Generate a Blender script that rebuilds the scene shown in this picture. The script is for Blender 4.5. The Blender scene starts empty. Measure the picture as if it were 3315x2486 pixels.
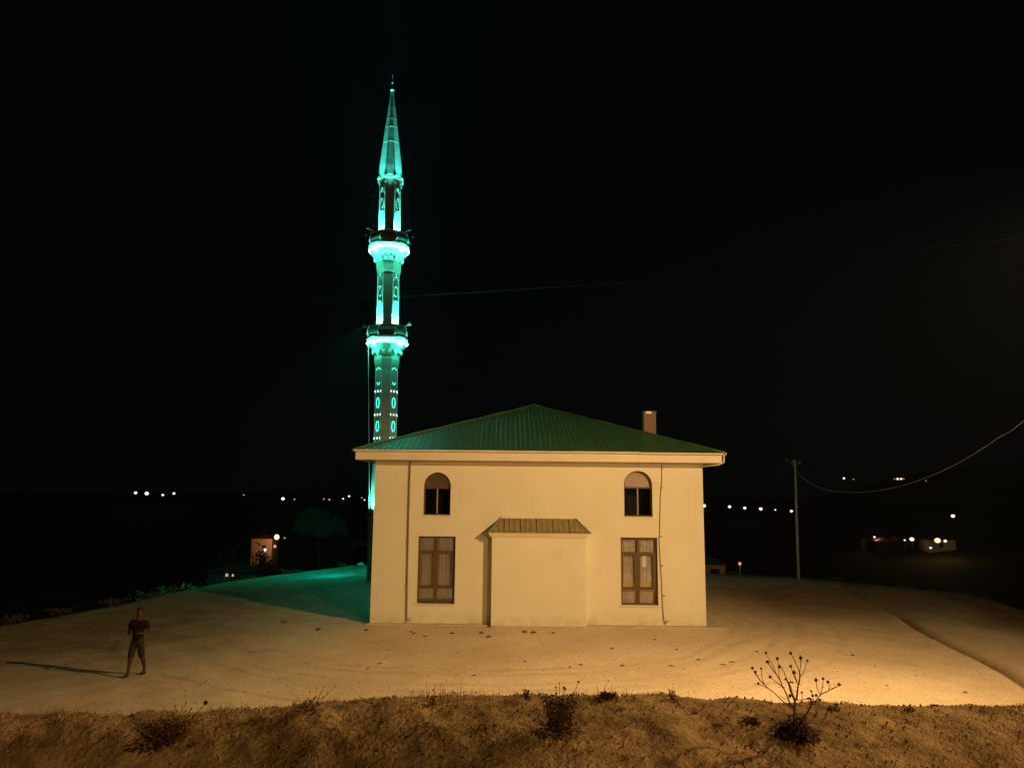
import bpy, math, random
import numpy as np
from mathutils import Vector, Matrix, noise
from mathutils.geometry import tessellate_polygon

random.seed(7)
rad = math.radians
S = bpy.context.scene
COL = S.collection

# ------------------------------------------------------------------ camera, sky, exposure
CAM_H = 4.9
cam_d = bpy.data.cameras.new('camera')
cam = bpy.data.objects.new('camera', cam_d)
COL.objects.link(cam)
cam_d.sensor_width = 36
cam_d.lens = 36 * 2450 / 3315
cam_d.clip_start = 0.05
cam_d.clip_end = 6000
PITCH, ROLL = rad(8.3), rad(0.57)
F_ = Vector((0, math.cos(PITCH), math.sin(PITCH)))
U0 = Vector((0, -math.sin(PITCH), math.cos(PITCH)))
R0 = Vector((1, 0, 0))
U_ = U0 * math.cos(ROLL) - R0 * math.sin(ROLL)
R_ = R0 * math.cos(ROLL) + U0 * math.sin(ROLL)
m = Matrix.Identity(4)
for i in range(3):
    m[i][0], m[i][1], m[i][2] = R_[i], U_[i], -F_[i]
m[2][3] = CAM_H
cam.matrix_world = m
S.camera = cam

S.render.engine = 'CYCLES'
S.view_settings.view_transform = 'Standard'
S.view_settings.look = 'None'
S.view_settings.gamma = 1
S.view_settings.exposure = 0
S.cycles.max_bounces = 6
S.cycles.diffuse_bounces = 3
S.cycles.glossy_bounces = 3
S.cycles.transparent_max_bounces = 8
S.cycles.volume_bounces = 0
S.cycles.sample_clamp_indirect = 4
S.cycles.sample_clamp_direct = 0
S.cycles.use_denoising = True

world = bpy.data.worlds.new('World')
S.world = world
world.use_nodes = True
wn = world.node_tree.nodes
wl = world.node_tree.links
wn.clear()
sky = wn.new('ShaderNodeTexSky')
sky.sky_type = 'NISHITA'
sky.sun_disc = False
sky.sun_elevation = rad(-4)
sky.sun_rotation = rad(200)
bg = wn.new('ShaderNodeBackground')
bg.inputs['Strength'].default_value = 0.004
wo = wn.new('ShaderNodeOutputWorld')
wl.new(sky.outputs[0], bg.inputs['Color'])
airglow = wn.new('ShaderNodeBackground')
airglow.inputs['Color'].default_value = (0.30, 0.75, 1.0, 1)
airglow.inputs['Strength'].default_value = 0.0013
addw = wn.new('ShaderNodeAddShader')
wl.new(bg.outputs[0], addw.inputs[0])
wl.new(airglow.outputs[0], addw.inputs[1])
wl.new(addw.outputs[0], wo.inputs['Surface'])

SODIUM = (1.0, 0.60, 0.235)
CYAN = (0.08, 1.0, 0.78)
KEY_POS = (12.3, 13.8, 10.8)
KEY_POWER = 19000
FILL_POS = (19.0, -18.0, 10.5)  # unseen fill lamp added behind the viewer to lift the shadows
FILL_POWER = 17500


# ------------------------------------------------------------------ materials
def new_mat(name):
    mt = bpy.data.materials.new(name)
    mt.use_nodes = True
    nt = mt.node_tree
    nt.nodes.clear()
    out = nt.nodes.new('ShaderNodeOutputMaterial')
    return mt, nt, out


def mat(name, col, rough=0.7, col2=None, scale=3.0, bump=0.0, bscale=30.0, metal=0.0, spec=0.3, detail=6, stretch=None, sub=None):
    mt, nt, out = new_mat(name)
    N, L = nt.nodes, nt.links
    b = N.new('ShaderNodeBsdfPrincipled')
    b.inputs['Roughness'].default_value = rough
    b.inputs['Metallic'].default_value = metal
    b.inputs['Specular IOR Level'].default_value = spec
    L.new(b.outputs[0], out.inputs['Surface'])
    tc = N.new('ShaderNodeTexCoord')
    vec = tc.outputs['Object']
    if stretch:
        mp = N.new('ShaderNodeMapping')
        mp.inputs['Scale'].default_value = stretch
        L.new(vec, mp.inputs['Vector'])
        vec = mp.outputs[0]
    if col2 is None:
        col2 = tuple(c * 0.82 for c in col)
    nz = N.new('ShaderNodeTexNoise')
    nz.inputs['Scale'].default_value = scale
    nz.inputs['Detail'].default_value = detail
    nz.inputs['Roughness'].default_value = 0.65
    L.new(vec, nz.inputs['Vector'])
    rp = N.new('ShaderNodeValToRGB')
    rp.color_ramp.elements[0].position = 0.32
    rp.color_ramp.elements[1].position = 0.68
    rp.color_ramp.elements[0].color = (*col2, 1)
    rp.color_ramp.elements[1].color = (*col, 1)
    L.new(nz.outputs['Fac'], rp.inputs[0])
    L.new(rp.outputs[0], b.inputs['Base Color'])
    if bump:
        n2 = N.new('ShaderNodeTexNoise')
        n2.inputs['Scale'].default_value = bscale
        n2.inputs['Detail'].default_value = 4
        L.new(tc.outputs['Object'], n2.inputs['Vector'])
        bp = N.new('ShaderNodeBump')
        bp.inputs['Strength'].default_value = bump
        bp.inputs['Distance'].default_value = 0.02
        L.new(n2.outputs['Fac'], bp.inputs['Height'])
        L.new(bp.outputs[0], b.inputs['Normal'])
    return mt


def emit(name, col, k):
    mt, nt, out = new_mat(name)
    e = nt.nodes.new('ShaderNodeEmission')
    e.inputs['Color'].default_value = (*col, 1)
    e.inputs['Strength'].default_value = k
    nt.links.new(e.outputs[0], out.inputs['Surface'])
    return mt


def glass_mat():
    mt, nt, out = new_mat('window_glass')
    N, L = nt.nodes, nt.links
    tr = N.new('ShaderNodeBsdfTransparent')
    tr.inputs['Color'].default_value = (0.96, 0.97, 0.96, 1)
    gl = N.new('ShaderNodeBsdfGlossy')
    gl.inputs['Roughness'].default_value = 0.03
    fr = N.new('ShaderNodeFresnel')
    fr.inputs['IOR'].default_value = 1.6
    mx = N.new('ShaderNodeMixShader')
    L.new(fr.outputs[0], mx.inputs[0])
    L.new(tr.outputs[0], mx.inputs[1])
    L.new(gl.outputs[0], mx.inputs[2])
    L.new(mx.outputs[0], out.inputs['Surface'])
    return mt


def ground_mat():
    mt, nt, out = new_mat('packed_earth')
    N, L = nt.nodes, nt.links
    b = N.new('ShaderNodeBsdfPrincipled')
    b.inputs['Roughness'].default_value = 0.95
    b.inputs['Specular IOR Level'].default_value = 0.15
    L.new(b.outputs[0], out.inputs['Surface'])
    tc = N.new('ShaderNodeTexCoord')

    def nz(scale, detail=5, rough=0.6, vec=None):
        n = N.new('ShaderNodeTexNoise')
        n.inputs['Scale'].default_value = scale
        n.inputs['Detail'].default_value = detail
        n.inputs['Roughness'].default_value = rough
        L.new(vec or tc.outputs['Object'], n.inputs['Vector'])
        return n.outputs['Fac']

    def mth(op, a, c=None, clamp=False):
        n = N.new('ShaderNodeMath')
        n.operation = op
        n.use_clamp = clamp
        for i, v in enumerate((a, c)):
            if v is None:
                continue
            if isinstance(v, (int, float)):
                n.inputs[i].default_value = v
            else:
                L.new(v, n.inputs[i])
        return n.outputs[0]

    def ramp(fac, p0, p1, c0, c1):
        n = N.new('ShaderNodeValToRGB')
        n.color_ramp.elements[0].position = p0
        n.color_ramp.elements[1].position = p1
        n.color_ramp.elements[0].color = (*c0, 1)
        n.color_ramp.elements[1].color = (*c1, 1)
        L.new(fac, n.inputs[0])
        return n.outputs[0]

    def mix(fac, a, c):
        n = N.new('ShaderNodeMix')
        n.data_type = 'RGBA'
        L.new(fac, n.inputs[0])
        for sock, v in ((n.inputs[6], a), (n.inputs[7], c)):
            if isinstance(v, tuple):
                sock.default_value = (*v, 1)
            else:
                L.new(v, sock)
        return n.outputs[2]

    base = ramp(nz(0.35, 6), 0.3, 0.7, (0.60, 0.475, 0.33), (0.80, 0.675, 0.50))
    fine = ramp(nz(9, 8, 0.75), 0.38, 0.62, (0.72, 0.72, 0.72), (1.05, 1.05, 1.05))
    mul = N.new('ShaderNodeMix')
    mul.data_type = 'RGBA'
    mul.blend_type = 'MULTIPLY'
    mul.inputs[0].default_value = 0.8
    L.new(base, mul.inputs[6])
    L.new(fine, mul.inputs[7])
    col = mul.outputs[2]
    # worn wheel tracks: rings round the yard and straight tracks passing the front of the building
    sep = N.new('ShaderNodeSeparateXYZ')
    L.new(tc.outputs['Object'], sep.inputs[0])
    dx = mth('ADD', sep.outputs[0], 1.0)
    dy = mth('ADD', sep.outputs[1], -32.0)
    r = mth('SQRT', mth('ADD', mth('MULTIPLY', dx, dx), mth('MULTIPLY', mth('MULTIPLY', dy, 1.0), dy)))
    r = mth('ADD', r, mth('MULTIPLY', nz(0.16, 2), 2.2))
    tracks = None
    for rr, w in ((10.9, 0.22), (11.5, 0.30), (12.5, 0.22), (13.2, 0.26), (14.7, 0.20)):
        d = mth('ABSOLUTE', mth('SUBTRACT', r, rr))
        t = mth('SUBTRACT', 1.0, mth('DIVIDE', d, w), clamp=True)
        tracks = t if tracks is None else mth('MAXIMUM', tracks, t)
    tracks = mth('MULTIPLY', tracks, mth('MULTIPLY', mth('SUBTRACT', nz(0.35, 5), 0.38), 4.5, clamp=True), clamp=True)
    col = mix(mth('MULTIPLY', tracks, 0.45), col, (0.36, 0.28, 0.18))
    # scattered dark crumbs and weed stubs
    crumbs = mth('MULTIPLY', mth('SUBTRACT', nz(2.6, 7, 0.8), 0.615), 14, clamp=True)
    col = mix(mth('MULTIPLY', crumbs, 0.55), col, (0.12, 0.085, 0.045))
    # darker brown towards the rim, the left, the far right and the ditch
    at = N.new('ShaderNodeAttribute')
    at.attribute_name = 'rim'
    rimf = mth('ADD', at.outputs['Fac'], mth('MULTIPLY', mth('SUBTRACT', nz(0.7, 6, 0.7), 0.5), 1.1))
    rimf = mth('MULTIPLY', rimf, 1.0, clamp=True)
    dark_earth = ramp(nz(5, 7, 0.75), 0.35, 0.7, (0.09, 0.05, 0.022), (0.27, 0.165, 0.08))
    col = mix(mth('MULTIPLY', rimf, 0.95), col, dark_earth)
    L.new(col, b.inputs['Base Color'])
    bp = N.new('ShaderNodeBump')
    bp.inputs['Strength'].default_value = 0.35
    bp.inputs['Distance'].default_value = 0.03
    hgt = mth('ADD', mth('MULTIPLY', nz(7, 8, 0.7), 1.0), mth('MULTIPLY', tracks, -0.8))
    L.new(hgt, bp.inputs['Height'])
    L.new(bp.outputs[0], b.inputs['Normal'])
    return mt


M = {}
def plaster_mat():
    mt = mat('cream_plaster', (0.75, 0.73, 0.60), 0.85, (0.705, 0.675, 0.545), 0.7, 0.12, 60)
    nt = mt.node_tree
    N, L = nt.nodes, nt.links
    b = [n for n in N if n.type == 'BSDF_PRINCIPLED'][0]
    base = b.inputs['Base Color'].links[0].from_socket
    tc = N.new('ShaderNodeTexCoord')
    sep = N.new('ShaderNodeSeparateXYZ')
    L.new(tc.outputs['Object'], sep.inputs[0])

    def noise_(scale, stretch, detail=5):
        mp = N.new('ShaderNodeMapping')
        mp.inputs['Scale'].default_value = stretch
        L.new(tc.outputs['Object'], mp.inputs['Vector'])
        n = N.new('ShaderNodeTexNoise')
        n.inputs['Scale'].default_value = scale
        n.inputs['Detail'].default_value = detail
        L.new(mp.outputs[0], n.inputs['Vector'])
        return n.outputs['Fac']

    def mr(v, a, c, lo, hi):
        n = N.new('ShaderNodeMapRange')
        L.new(v, n.inputs[0])
        for i, k in enumerate((a, c, lo, hi)):
            n.inputs[i + 1].default_value = k
        return n.outputs[0]

    def mul(a, c):
        n = N.new('ShaderNodeMath')
        n.operation = 'MULTIPLY'
        L.new(a, n.inputs[0])
        L.new(c, n.inputs[1])
        return n.outputs[0]

    def tint(fac, col_in, dark):
        n = N.new('ShaderNodeMix')
        n.data_type = 'RGBA'
        n.blend_type = 'MULTIPLY'
        L.new(fac, n.inputs[0])
        L.new(col_in, n.inputs[6])
        n.inputs[7].default_value = (*dark, 1)
        return n.outputs[2]
    # mud splashed on the foot of the wall, run-off streaks, patchy repainting
    splash = mul(mr(sep.outputs[2], 0.05, 0.55, 1.0, 0.0), mr(noise_(2.2, (1, 1, 1.3)), 0.35, 0.65, 0.0, 0.55))
    streak = mul(mr(noise_(7, (1, 1, 0.05)), 0.56, 0.74, 0.0, 0.22), mr(noise_(0.8, (1, 1, 0.7)), 0.4, 0.65, 0.0, 1.0))
    patch = mr(noise_(0.45, (1, 1, 1.6), 3), 0.50, 0.54, 0.0, 0.07)
    c = tint(splash, base, (0.62, 0.50, 0.36))
    c = tint(streak, c, (0.70, 0.62, 0.48))
    c = tint(patch, c, (0.80, 0.76, 0.66))
    L.new(c, b.inputs['Base Color'])
    return mt


M['plaster'] = plaster_mat()
M['trim'] = mat('cream_fascia_paint', (0.76, 0.70, 0.57), 0.6, (0.70, 0.63, 0.50), 1.2, 0.05)
M['gutter'] = mat('white_gutter_metal', (0.76, 0.72, 0.64), 0.4, (0.62, 0.56, 0.46), 1.6, spec=0.5)
M['roof'] = mat('green_roof_metal', (0.065, 0.15, 0.045), 0.5, (0.04, 0.105, 0.032), 1.5, 0.05, 18, metal=0.0, spec=0.5)
M['smallroof'] = mat('faded_green_roof_metal', (0.30, 0.255, 0.11), 0.6, (0.20, 0.17, 0.07), 6, 0.3, 40, spec=0.4)
M['brick'] = mat('dusty_chimney_render', (0.30, 0.20, 0.15), 0.9, (0.24, 0.17, 0.13), 5, 0.4)
M['cap'] = mat('white_chimney_cap', (0.85, 0.84, 0.8), 0.5)
M['frame'] = mat('brown_window_frame', (0.125, 0.075, 0.03), 0.5, (0.095, 0.055, 0.022), 8)
M['frame_light'] = mat('pale_window_bar', (0.33, 0.27, 0.2), 0.5)
M['curtain'] = mat('sheer_beige_curtain', (0.88, 0.80, 0.78), 0.9, (0.78, 0.70, 0.66), 2, stretch=(30, 1, 1))
M['curtain_reflection'] = mat('mauve_curtain_reflection', (0.50, 0.42, 0.44), 0.9, (0.34, 0.27, 0.25), 2.0, stretch=(3, 1, 2.5))
M['curtain_reflection_olive'] = mat('olive_curtain_reflection', (0.50, 0.42, 0.12), 0.9, (0.4, 0.32, 0.10), 3)
M['lunette'] = mat('brown_lunette_panel', (0.46, 0.35, 0.29), 0.5, (0.40, 0.30, 0.24), 4)
M['glass'] = glass_mat()
M['dark'] = mat('dark_interior', (0.02, 0.018, 0.015), 0.9)
M['concrete'] = mat('pale_concrete', (0.56, 0.50, 0.40), 0.9, (0.42, 0.36, 0.27), 2, 0.3, 20)
M['pipe'] = mat('cream_pipe', (0.40, 0.31, 0.19), 0.5)
M['stone'] = mat('minaret_render', (0.42, 0.38, 0.31), 0.8, (0.34, 0.30, 0.24), 2.5, 0.15, 20)
M['relief'] = mat('minaret_relief', (0.66, 0.65, 0.62), 0.7, (0.5, 0.48, 0.43), 5, 0.1)
M['lead'] = mat('lead_cone', (0.36, 0.39, 0.39), 0.45, (0.20, 0.22, 0.22), 2.2, 0.1, 6, spec=0.5, stretch=(1, 1, 2))
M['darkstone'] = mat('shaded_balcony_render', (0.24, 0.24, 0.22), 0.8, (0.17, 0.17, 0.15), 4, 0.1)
M['led'] = emit('cyan_led', (0.12, 1.0, 0.80), 32)
M['led_soft'] = emit('cyan_led_rope', (0.06, 1.0, 0.72), 1.6)
M['led_dot'] = emit('pale_led_dot', (0.45, 1.0, 0.85), 2.2)
M['metal'] = mat('galvanised_steel', (0.30, 0.31, 0.31), 0.5, (0.2, 0.21, 0.21), 6, metal=0.3)
M['pole'] = mat('concrete_pole', (0.20, 0.22, 0.22), 0.85, (0.36, 0.38, 0.38), 3, 0.2)
M['cable'] = mat('weathered_cable', (0.42, 0.38, 0.32), 0.6)
M['darkwire'] = mat('black_wire', (0.03, 0.03, 0.03), 0.5)
M['ground'] = ground_mat()
M['hills'] = mat('dark_valley_scrub', (0.035, 0.03, 0.018), 0.95, (0.02, 0.018, 0.01), 0.08, spec=0.05)
M['bank'] = mat('dry_bank_soil', (0.56, 0.39, 0.20), 0.95, (0.15, 0.09, 0.04), 3.2, 0.9, 24, spec=0.1, detail=9)
M['thistle'] = mat('dry_thistle_stem', (0.22, 0.125, 0.05), 0.9, (0.13, 0.07, 0.028), 20, spec=0.1)
M['thistle_head'] = mat('dry_thistle_head', (0.085, 0.038, 0.02), 0.95, (0.05, 0.02, 0.012), 30, spec=0.1)
M['thistle_leaf'] = mat('withered_thistle_leaf', (0.11, 0.06, 0.03), 0.95, (0.04, 0.022, 0.012), 12, spec=0.1)
M['clod'] = mat('brown_clod', (0.20, 0.135, 0.075), 0.95, (0.10, 0.065, 0.035), 9, 0.5)
M['leaf'] = mat('tree_leaf', (0.08, 0.20, 0.09), 0.8, (0.05, 0.12, 0.055), 2)
M['bark'] = mat('bark', (0.05, 0.038, 0.025), 0.9, bump=0.5)
M['scrub'] = mat('dry_scrub_leaf', (0.05, 0.036, 0.02), 0.9, (0.025, 0.02, 0.011), 3)
M['house'] = mat('far_house_wall', (0.50, 0.40, 0.30), 0.9)
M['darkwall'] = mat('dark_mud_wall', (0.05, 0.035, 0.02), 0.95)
M['houseroof'] = mat('far_house_roof', (0.12, 0.05, 0.03), 0.8)
M['lampwarm'] = emit('warm_lamp_glow', (1.0, 0.72, 0.38), 1.7)
M['lampwhite'] = emit('white_lamp_glow', (1.0, 0.93, 0.82), 1.8)
M['lampblue'] = emit('cold_lamp_glow', (0.75, 0.85, 1.0), 1.5)
M['lampdim'] = emit('dim_lamp_glow', (1.0, 0.62, 0.36), 0.45)
M['lamppink'] = emit('pink_lamp_glow', (1.0, 0.38, 0.28), 0.9)
M['winlit'] = emit('lit_far_window', (1.0, 0.55, 0.22), 0.9)
M['sodium'] = emit('sodium_lens', SODIUM, 25)
M['skin'] = mat('skin', (0.055, 0.027, 0.014), 0.8)
M['shirt'] = mat('dark_maroon_shirt', (0.020, 0.011, 0.009), 0.95, (0.014, 0.007, 0.006), 10, spec=0.05)
M['shorts'] = mat('dark_shorts', (0.018, 0.015, 0.015), 0.9)
M['hair'] = mat('dark_hair', (0.02, 0.012, 0.008), 0.8)
M['shoe'] = mat('dark_shoe', (0.03, 0.015, 0.01), 0.7)
M['fire_paint'] = mat('dull_red_paint', (0.25, 0.06, 0.04), 0.6)


# ------------------------------------------------------------------ mesh helpers
def link(o, parent=None):
    COL.objects.link(o)
    if parent is not None:
        o.parent = parent
    return o


def tag(o, label=None, cat=None, group=None, kind=None):
    if label:
        o['label'] = label
    if cat:
        o['category'] = cat
    if group:
        o['group'] = group
    if kind:
        o['kind'] = kind
    return o


def empty(name, loc=(0, 0, 0)):
    o = bpy.data.objects.new(name, None)
    o.location = loc
    o.empty_display_size = 0.3
    return link(o)


def lamp(name, typ, loc, power, col, parent=None, size=0.08, target=None, angle=None, blend=0.5, org=(0, 0, 0)):
    d = bpy.data.lights.new(name, typ)
    d.energy = power
    d.color = col
    if typ != 'AREA':
        d.shadow_soft_size = size
    o = bpy.data.objects.new(name, d)
    loc = Vector(loc) - Vector(org)
    o.location = loc
    if target is not None:
        q = (Vector(target) - Vector(org) - loc).to_track_quat('-Z', 'Y')
        o.rotation_euler = q.to_euler()
    if angle:
        d.spot_size = angle
        d.spot_blend = blend
    return link(o, parent)


class MB:
    def __init__(s):
        s.v = []
        s.f = []

    def add(s, vs, fs):
        n = len(s.v)
        s.v += [tuple(p) for p in vs]
        s.f += [tuple(i + n for i in f) for f in fs]
        return s

    def box(s, x0, x1, y0, y1, z0, z1):
        return s.add([(x0, y0, z0), (x1, y0, z0), (x1, y1, z0), (x0, y1, z0), (x0, y0, z1), (x1, y0, z1), (x1, y1, z1), (x0, y1, z1)],
                     [(0, 3, 2, 1), (4, 5, 6, 7), (0, 1, 5, 4), (1, 2, 6, 5), (2, 3, 7, 6), (3, 0, 4, 7)])

    def obox(s, c, ax, ay, az):
        c, ax, ay, az = map(Vector, (c, ax, ay, az))
        p = [c + ax * i + ay * j + az * k for k in (-1, 1) for (i, j) in ((-1, -1), (1, -1), (1, 1), (-1, 1))]
        return s.add(p, [(0, 3, 2, 1), (4, 5, 6, 7), (0, 1, 5, 4), (1, 2, 6, 5), (2, 3, 7, 6), (3, 0, 4, 7)])

    def ring(s, profile, seg=8, rot=22.5, flat=True, cx=0, cy=0, cap=True):
        """profile: (radius, z) list; flat: radius is the apothem"""
        k = 1 / math.cos(math.pi / seg) if flat else 1
        vs, fs = [], []
        for r, z in profile:
            for i in range(seg):
                a = rad(rot) + 2 * math.pi * i / seg
                vs.append((cx + r * k * math.cos(a), cy + r * k * math.sin(a), z))
        for j in range(len(profile) - 1):
            for i in range(seg):
                a, b = j * seg + i, j * seg + (i + 1) % seg
                fs.append((a, b, b + seg, a + seg))
        if cap:
            fs.append(tuple(range(seg))[::-1])
            fs.append(tuple((len(profile) - 1) * seg + i for i in range(seg)))
        return s.add(vs, fs)

    def tube(s, pts, r, seg=6, closed=False):
        pts = [Vector(p) for p in pts]
        rs = r if isinstance(r, (list, tuple)) else [r] * len(pts)
        n = len(pts)
        vs, fs = [], []
        for i, p in enumerate(pts):
            if closed:
                d = pts[(i + 1) % n] - pts[i - 1]
            else:
                d = pts[min(i + 1, n - 1)] - pts[max(i - 1, 0)]
            if d.length < 1e-9:
                d = Vector((0, 0, 1))
            d.normalize()
            u = d.cross(Vector((0.13, 0.97, 0.21)))
            if u.length < 0.2:
                u = d.cross(Vector((1, 0, 0)))
            u.normalize()
            w = d.cross(u)
            for k in range(seg):
                a = 2 * math.pi * k / seg
                vs.append(p + (u * math.cos(a) + w * math.sin(a)) * rs[i])
        for i in range(n if closed else n - 1):
            j = (i + 1) % n
            for k in range(seg):
                fs.append((i * seg + k, i * seg + (k + 1) % seg, j * seg + (k + 1) % seg, j * seg + k))
        if not closed:
            fs.append(tuple(range(seg))[::-1])
            fs.append(tuple((n - 1) * seg + k for k in range(seg)))
        return s.add(vs, fs)

    def ball(s, c, r, seg=8, rings=5, sq=(1, 1, 1)):
        vs, fs = [], []
        for j in range(rings + 1):
            t = math.pi * j / rings
            for i in range(seg):
                a = 2 * math.pi * i / seg
                vs.append((c[0] + r * sq[0] * math.sin(t) * math.cos(a), c[1] + r * sq[1] * math.sin(t) * math.sin(a), c[2] - r * sq[2] * math.cos(t)))
        for j in range(rings):
            for i in range(seg):
                a, b = j * seg + i, j * seg + (i + 1) % seg
                fs.append((a, b, b + seg, a + seg))
        return s.add(vs, fs)

    def build(s, name, material, parent=None, org=(0, 0, 0), smooth=False):
        me = bpy.data.meshes.new(name)
        ox, oy, oz = org
        me.from_pydata([(x - ox, y - oy, z - oz) for x, y, z in s.v], [], s.f)
        me.materials.append(material)
        me.update()
        if smooth:
            me.polygons.foreach_set('use_smooth', [True] * len(me.polygons))
        return link(bpy.data.objects.new(name, me), parent)


def sm(a, b, x):
    t = np.clip((x - a) / (b - a), 0, 1)
    return t * t * (3 - 2 * t)


# ------------------------------------------------------------------ terrain
LOT = np.array([(-30, -60), (-22, 15), (-19.4, 24), (-18.0, 29), (-16.4, 34.6), (-15.9, 39.7), (-14.9, 44), (-10.4, 53.5), (0, 55), (9, 51.5),
                (17.4, 48.2), (20, 45.5), (23.6, 41), (22.6, 36), (21.3, 31), (24, 22), (34, 8), (60, -60)], float)


def lot_dist(x, y):
    """distance outside the yard polygon, 0 inside"""
    x = np.asarray(x, float)
    y = np.asarray(y, float)
    d2 = np.full(x.shape, 1e12)
    inside = np.zeros(x.shape, bool)
    n = len(LOT)
    for i in range(n):
        ax, ay = LOT[i]
        bx, by = LOT[(i + 1) % n]
        ex, ey = bx - ax, by - ay
        t = np.clip(((x - ax) * ex + (y - ay) * ey) / (ex * ex + ey * ey), 0, 1)
        d2 = np.minimum(d2, (x - ax - t * ex) ** 2 + (y - ay - t * ey) ** 2)
        c = (ay > y) != (by > y)
        with np.errstate(divide='ignore', invalid='ignore'):
            xi = ax + (y - ay) / (by - ay if by != ay else 1e-9) * ex
        inside ^= c & (x < xi)
    d = np.sqrt(d2)
    return np.where(inside, 0, d)


def rim_inside(x, y):
    """distance to the rim of the yard from inside"""
    d2 = np.full(x.shape, 1e12)
    for i in range(1, len(LOT) - 1):
        ax, ay = LOT[i]
        ex, ey = LOT[i + 1] - LOT[i]
        t = np.clip(((x - ax) * ex + (y - ay) * ey) / (ex * ex + ey * ey), 0, 1)
        d2 = np.minimum(d2, (x - ax - t * ex) ** 2 + (y - ay - t * ey) ** 2)
    return np.sqrt(d2)


def wav(x, y, s):
    return (np.sin(x * 1.31 * s + 0.7) * np.cos(y * 1.07 * s + 1.3) + 0.6 * np.sin((x + y) * 2.3 * s + 2.1) * np.sin((y - x) * 1.9 * s) + 0.4 * np.sin(x * 4.7 * s + y * 3.1 * s))


def z_ground(x, y):
    x = np.asarray(x, float)
    y = np.asarray(y, float)
    s = lot_dist(x, y)
    r = np.hypot(x, y)
    z = 0.012 * wav(x, y, 1.0) + 0.01 * wav(x, y, 3.1)
    # low earth berm round the rim of the yard, then a fall into the valley
    z = z - 5.5 * (1 - np.exp(-s / 14)) * sm(0.0, 4.0, s) - 0.1 * s * np.exp(-s / 20)
    z = z - 16 * sm(40, 230, r) * sm(0, 40, s)
    az = np.degrees(np.arctan2(x, y))
    ridge = 2.0 + 22 * sm(14, 34, az) + 3 * np.sin(az * 0.21) + 1.5 * np.sin(az * 0.53)
    z = z + (ridge + 21) * sm(170, 460, r) + 0.8 * wav(x, y, 0.03) * sm(60, 200, r)
    # shallow ditch line crossing the right of the yard
    lx = 14.04 + (y - 21.56) * 0.2155 + 0.12 * np.sin(y * 0.6)
    dd = (x - lx)
    z = z - 0.20 * np.exp(-(dd / 0.30) ** 2) * sm(3, 6, y) * (1 - sm(44, 47, y)) + 0.07 * np.exp(-((dd + 0.55) / 0.3) ** 2) * (1 - sm(44, 47, y)) - 0.05 * sm(0.1, 0.6, dd) * (1 - sm(0.6, 2, dd))
    return z


CREST = [(-40, 3.1), (-12, 3.1), (-4.0, 3.13), (-3.1, 3.12), (-2.05, 3.19), (-1.6, 3.24), (-0.85, 3.28), (0.1, 3.325), (1.2, 3.32), (1.6, 3.295), (2.54, 3.285), (3.3, 3.245), (4.1, 3.26), (12, 3.2), (60, 3.2)]


def z_bank(x, y):
    x = np.asarray(x, float)
    y = np.asarray(y, float)
    zc = np.interp(x, [c[0] for c in CREST], [c[1] for c in CREST]) - 0.022
    bumps = 0.014 * wav(x, y, 2.2) + 0.009 * wav(x + 3, y, 6.0) + 0.005 * wav(x, y + 5, 15.0)
    nr = sm(0.0, 1.3, 6.3 - y)
    near = zc - 0.11 * np.clip(6.1 - y, 0, 3.5) ** 1.15 - nr * (0.22 * np.clip(-x - 0.1, 0, 30) ** 1.1 + 0.09 * np.clip(x - 0.6, 0, 30))
    # a low swale running across the foreground
    sw = 5.15 - 0.10 * (x + 0.5)
    near = near - 0.10 * np.exp(-((y - sw) / 0.25) ** 2) * sm(-6, -1.5, x) + 0.02 * wav(x + 1.3, y * 1.6, 1.15) * nr
    t = sm(6.35, 10.0, y)
    return (near + bumps * (1 - t)) * (1 - t) + t * (z_ground(x, y) - 0.05)


def grid(name, xs, ys, fz, material, edge_mat=None):
    X, Y = np.meshgrid(xs, ys)
    Z = fz(X, Y)
    nx, ny = len(xs), len(ys)
    co = np.stack([X, Y, Z], -1).reshape(-1, 3)
    idx = np.arange(nx * ny).reshape(ny, nx)
    q = np.stack([idx[:-1, :-1], idx[:-1, 1:], idx[1:, 1:], idx[1:, :-1]], -1).reshape(-1, 4)
    me = bpy.data.meshes.new(name)
    me.vertices.add(len(co))
    me.vertices.foreach_set('co', co.ravel())
    me.loops.add(q.size)
    me.loops.foreach_set('vertex_index', q.ravel())
    me.polygons.add(len(q))
    me.polygons.foreach_set('loop_start', np.arange(0, q.size, 4))
    me.polygons.foreach_set('loop_total', np.full(len(q), 4))
    me.polygons.foreach_set('use_smooth', np.ones(len(q), bool))
    me.materials.append(material)
    if edge_mat:
        me.materials.append(edge_mat)
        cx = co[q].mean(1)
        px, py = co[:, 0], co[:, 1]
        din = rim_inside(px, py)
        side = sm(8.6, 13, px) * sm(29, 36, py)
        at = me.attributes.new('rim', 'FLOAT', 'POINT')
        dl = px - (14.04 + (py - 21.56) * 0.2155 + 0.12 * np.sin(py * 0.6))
        ditch = 0.85 * np.exp(-(dl / 0.28) ** 2) * (1 - sm(44, 47, py))  # shade of the ditch slope put into the ground colour
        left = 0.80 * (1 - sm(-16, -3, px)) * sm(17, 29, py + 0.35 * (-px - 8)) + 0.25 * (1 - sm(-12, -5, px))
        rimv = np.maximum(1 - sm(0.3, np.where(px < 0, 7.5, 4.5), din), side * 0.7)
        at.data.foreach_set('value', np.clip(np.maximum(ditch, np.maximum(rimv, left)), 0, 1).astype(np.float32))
        me.polygons.foreach_set('material_index', (lot_dist(cx[:, 0], cx[:, 1]) > 1.2).astype(np.int32))
    me.update(calc_edges=True)
    return tag(link(bpy.data.objects.new(name, me)), kind='structure')


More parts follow.
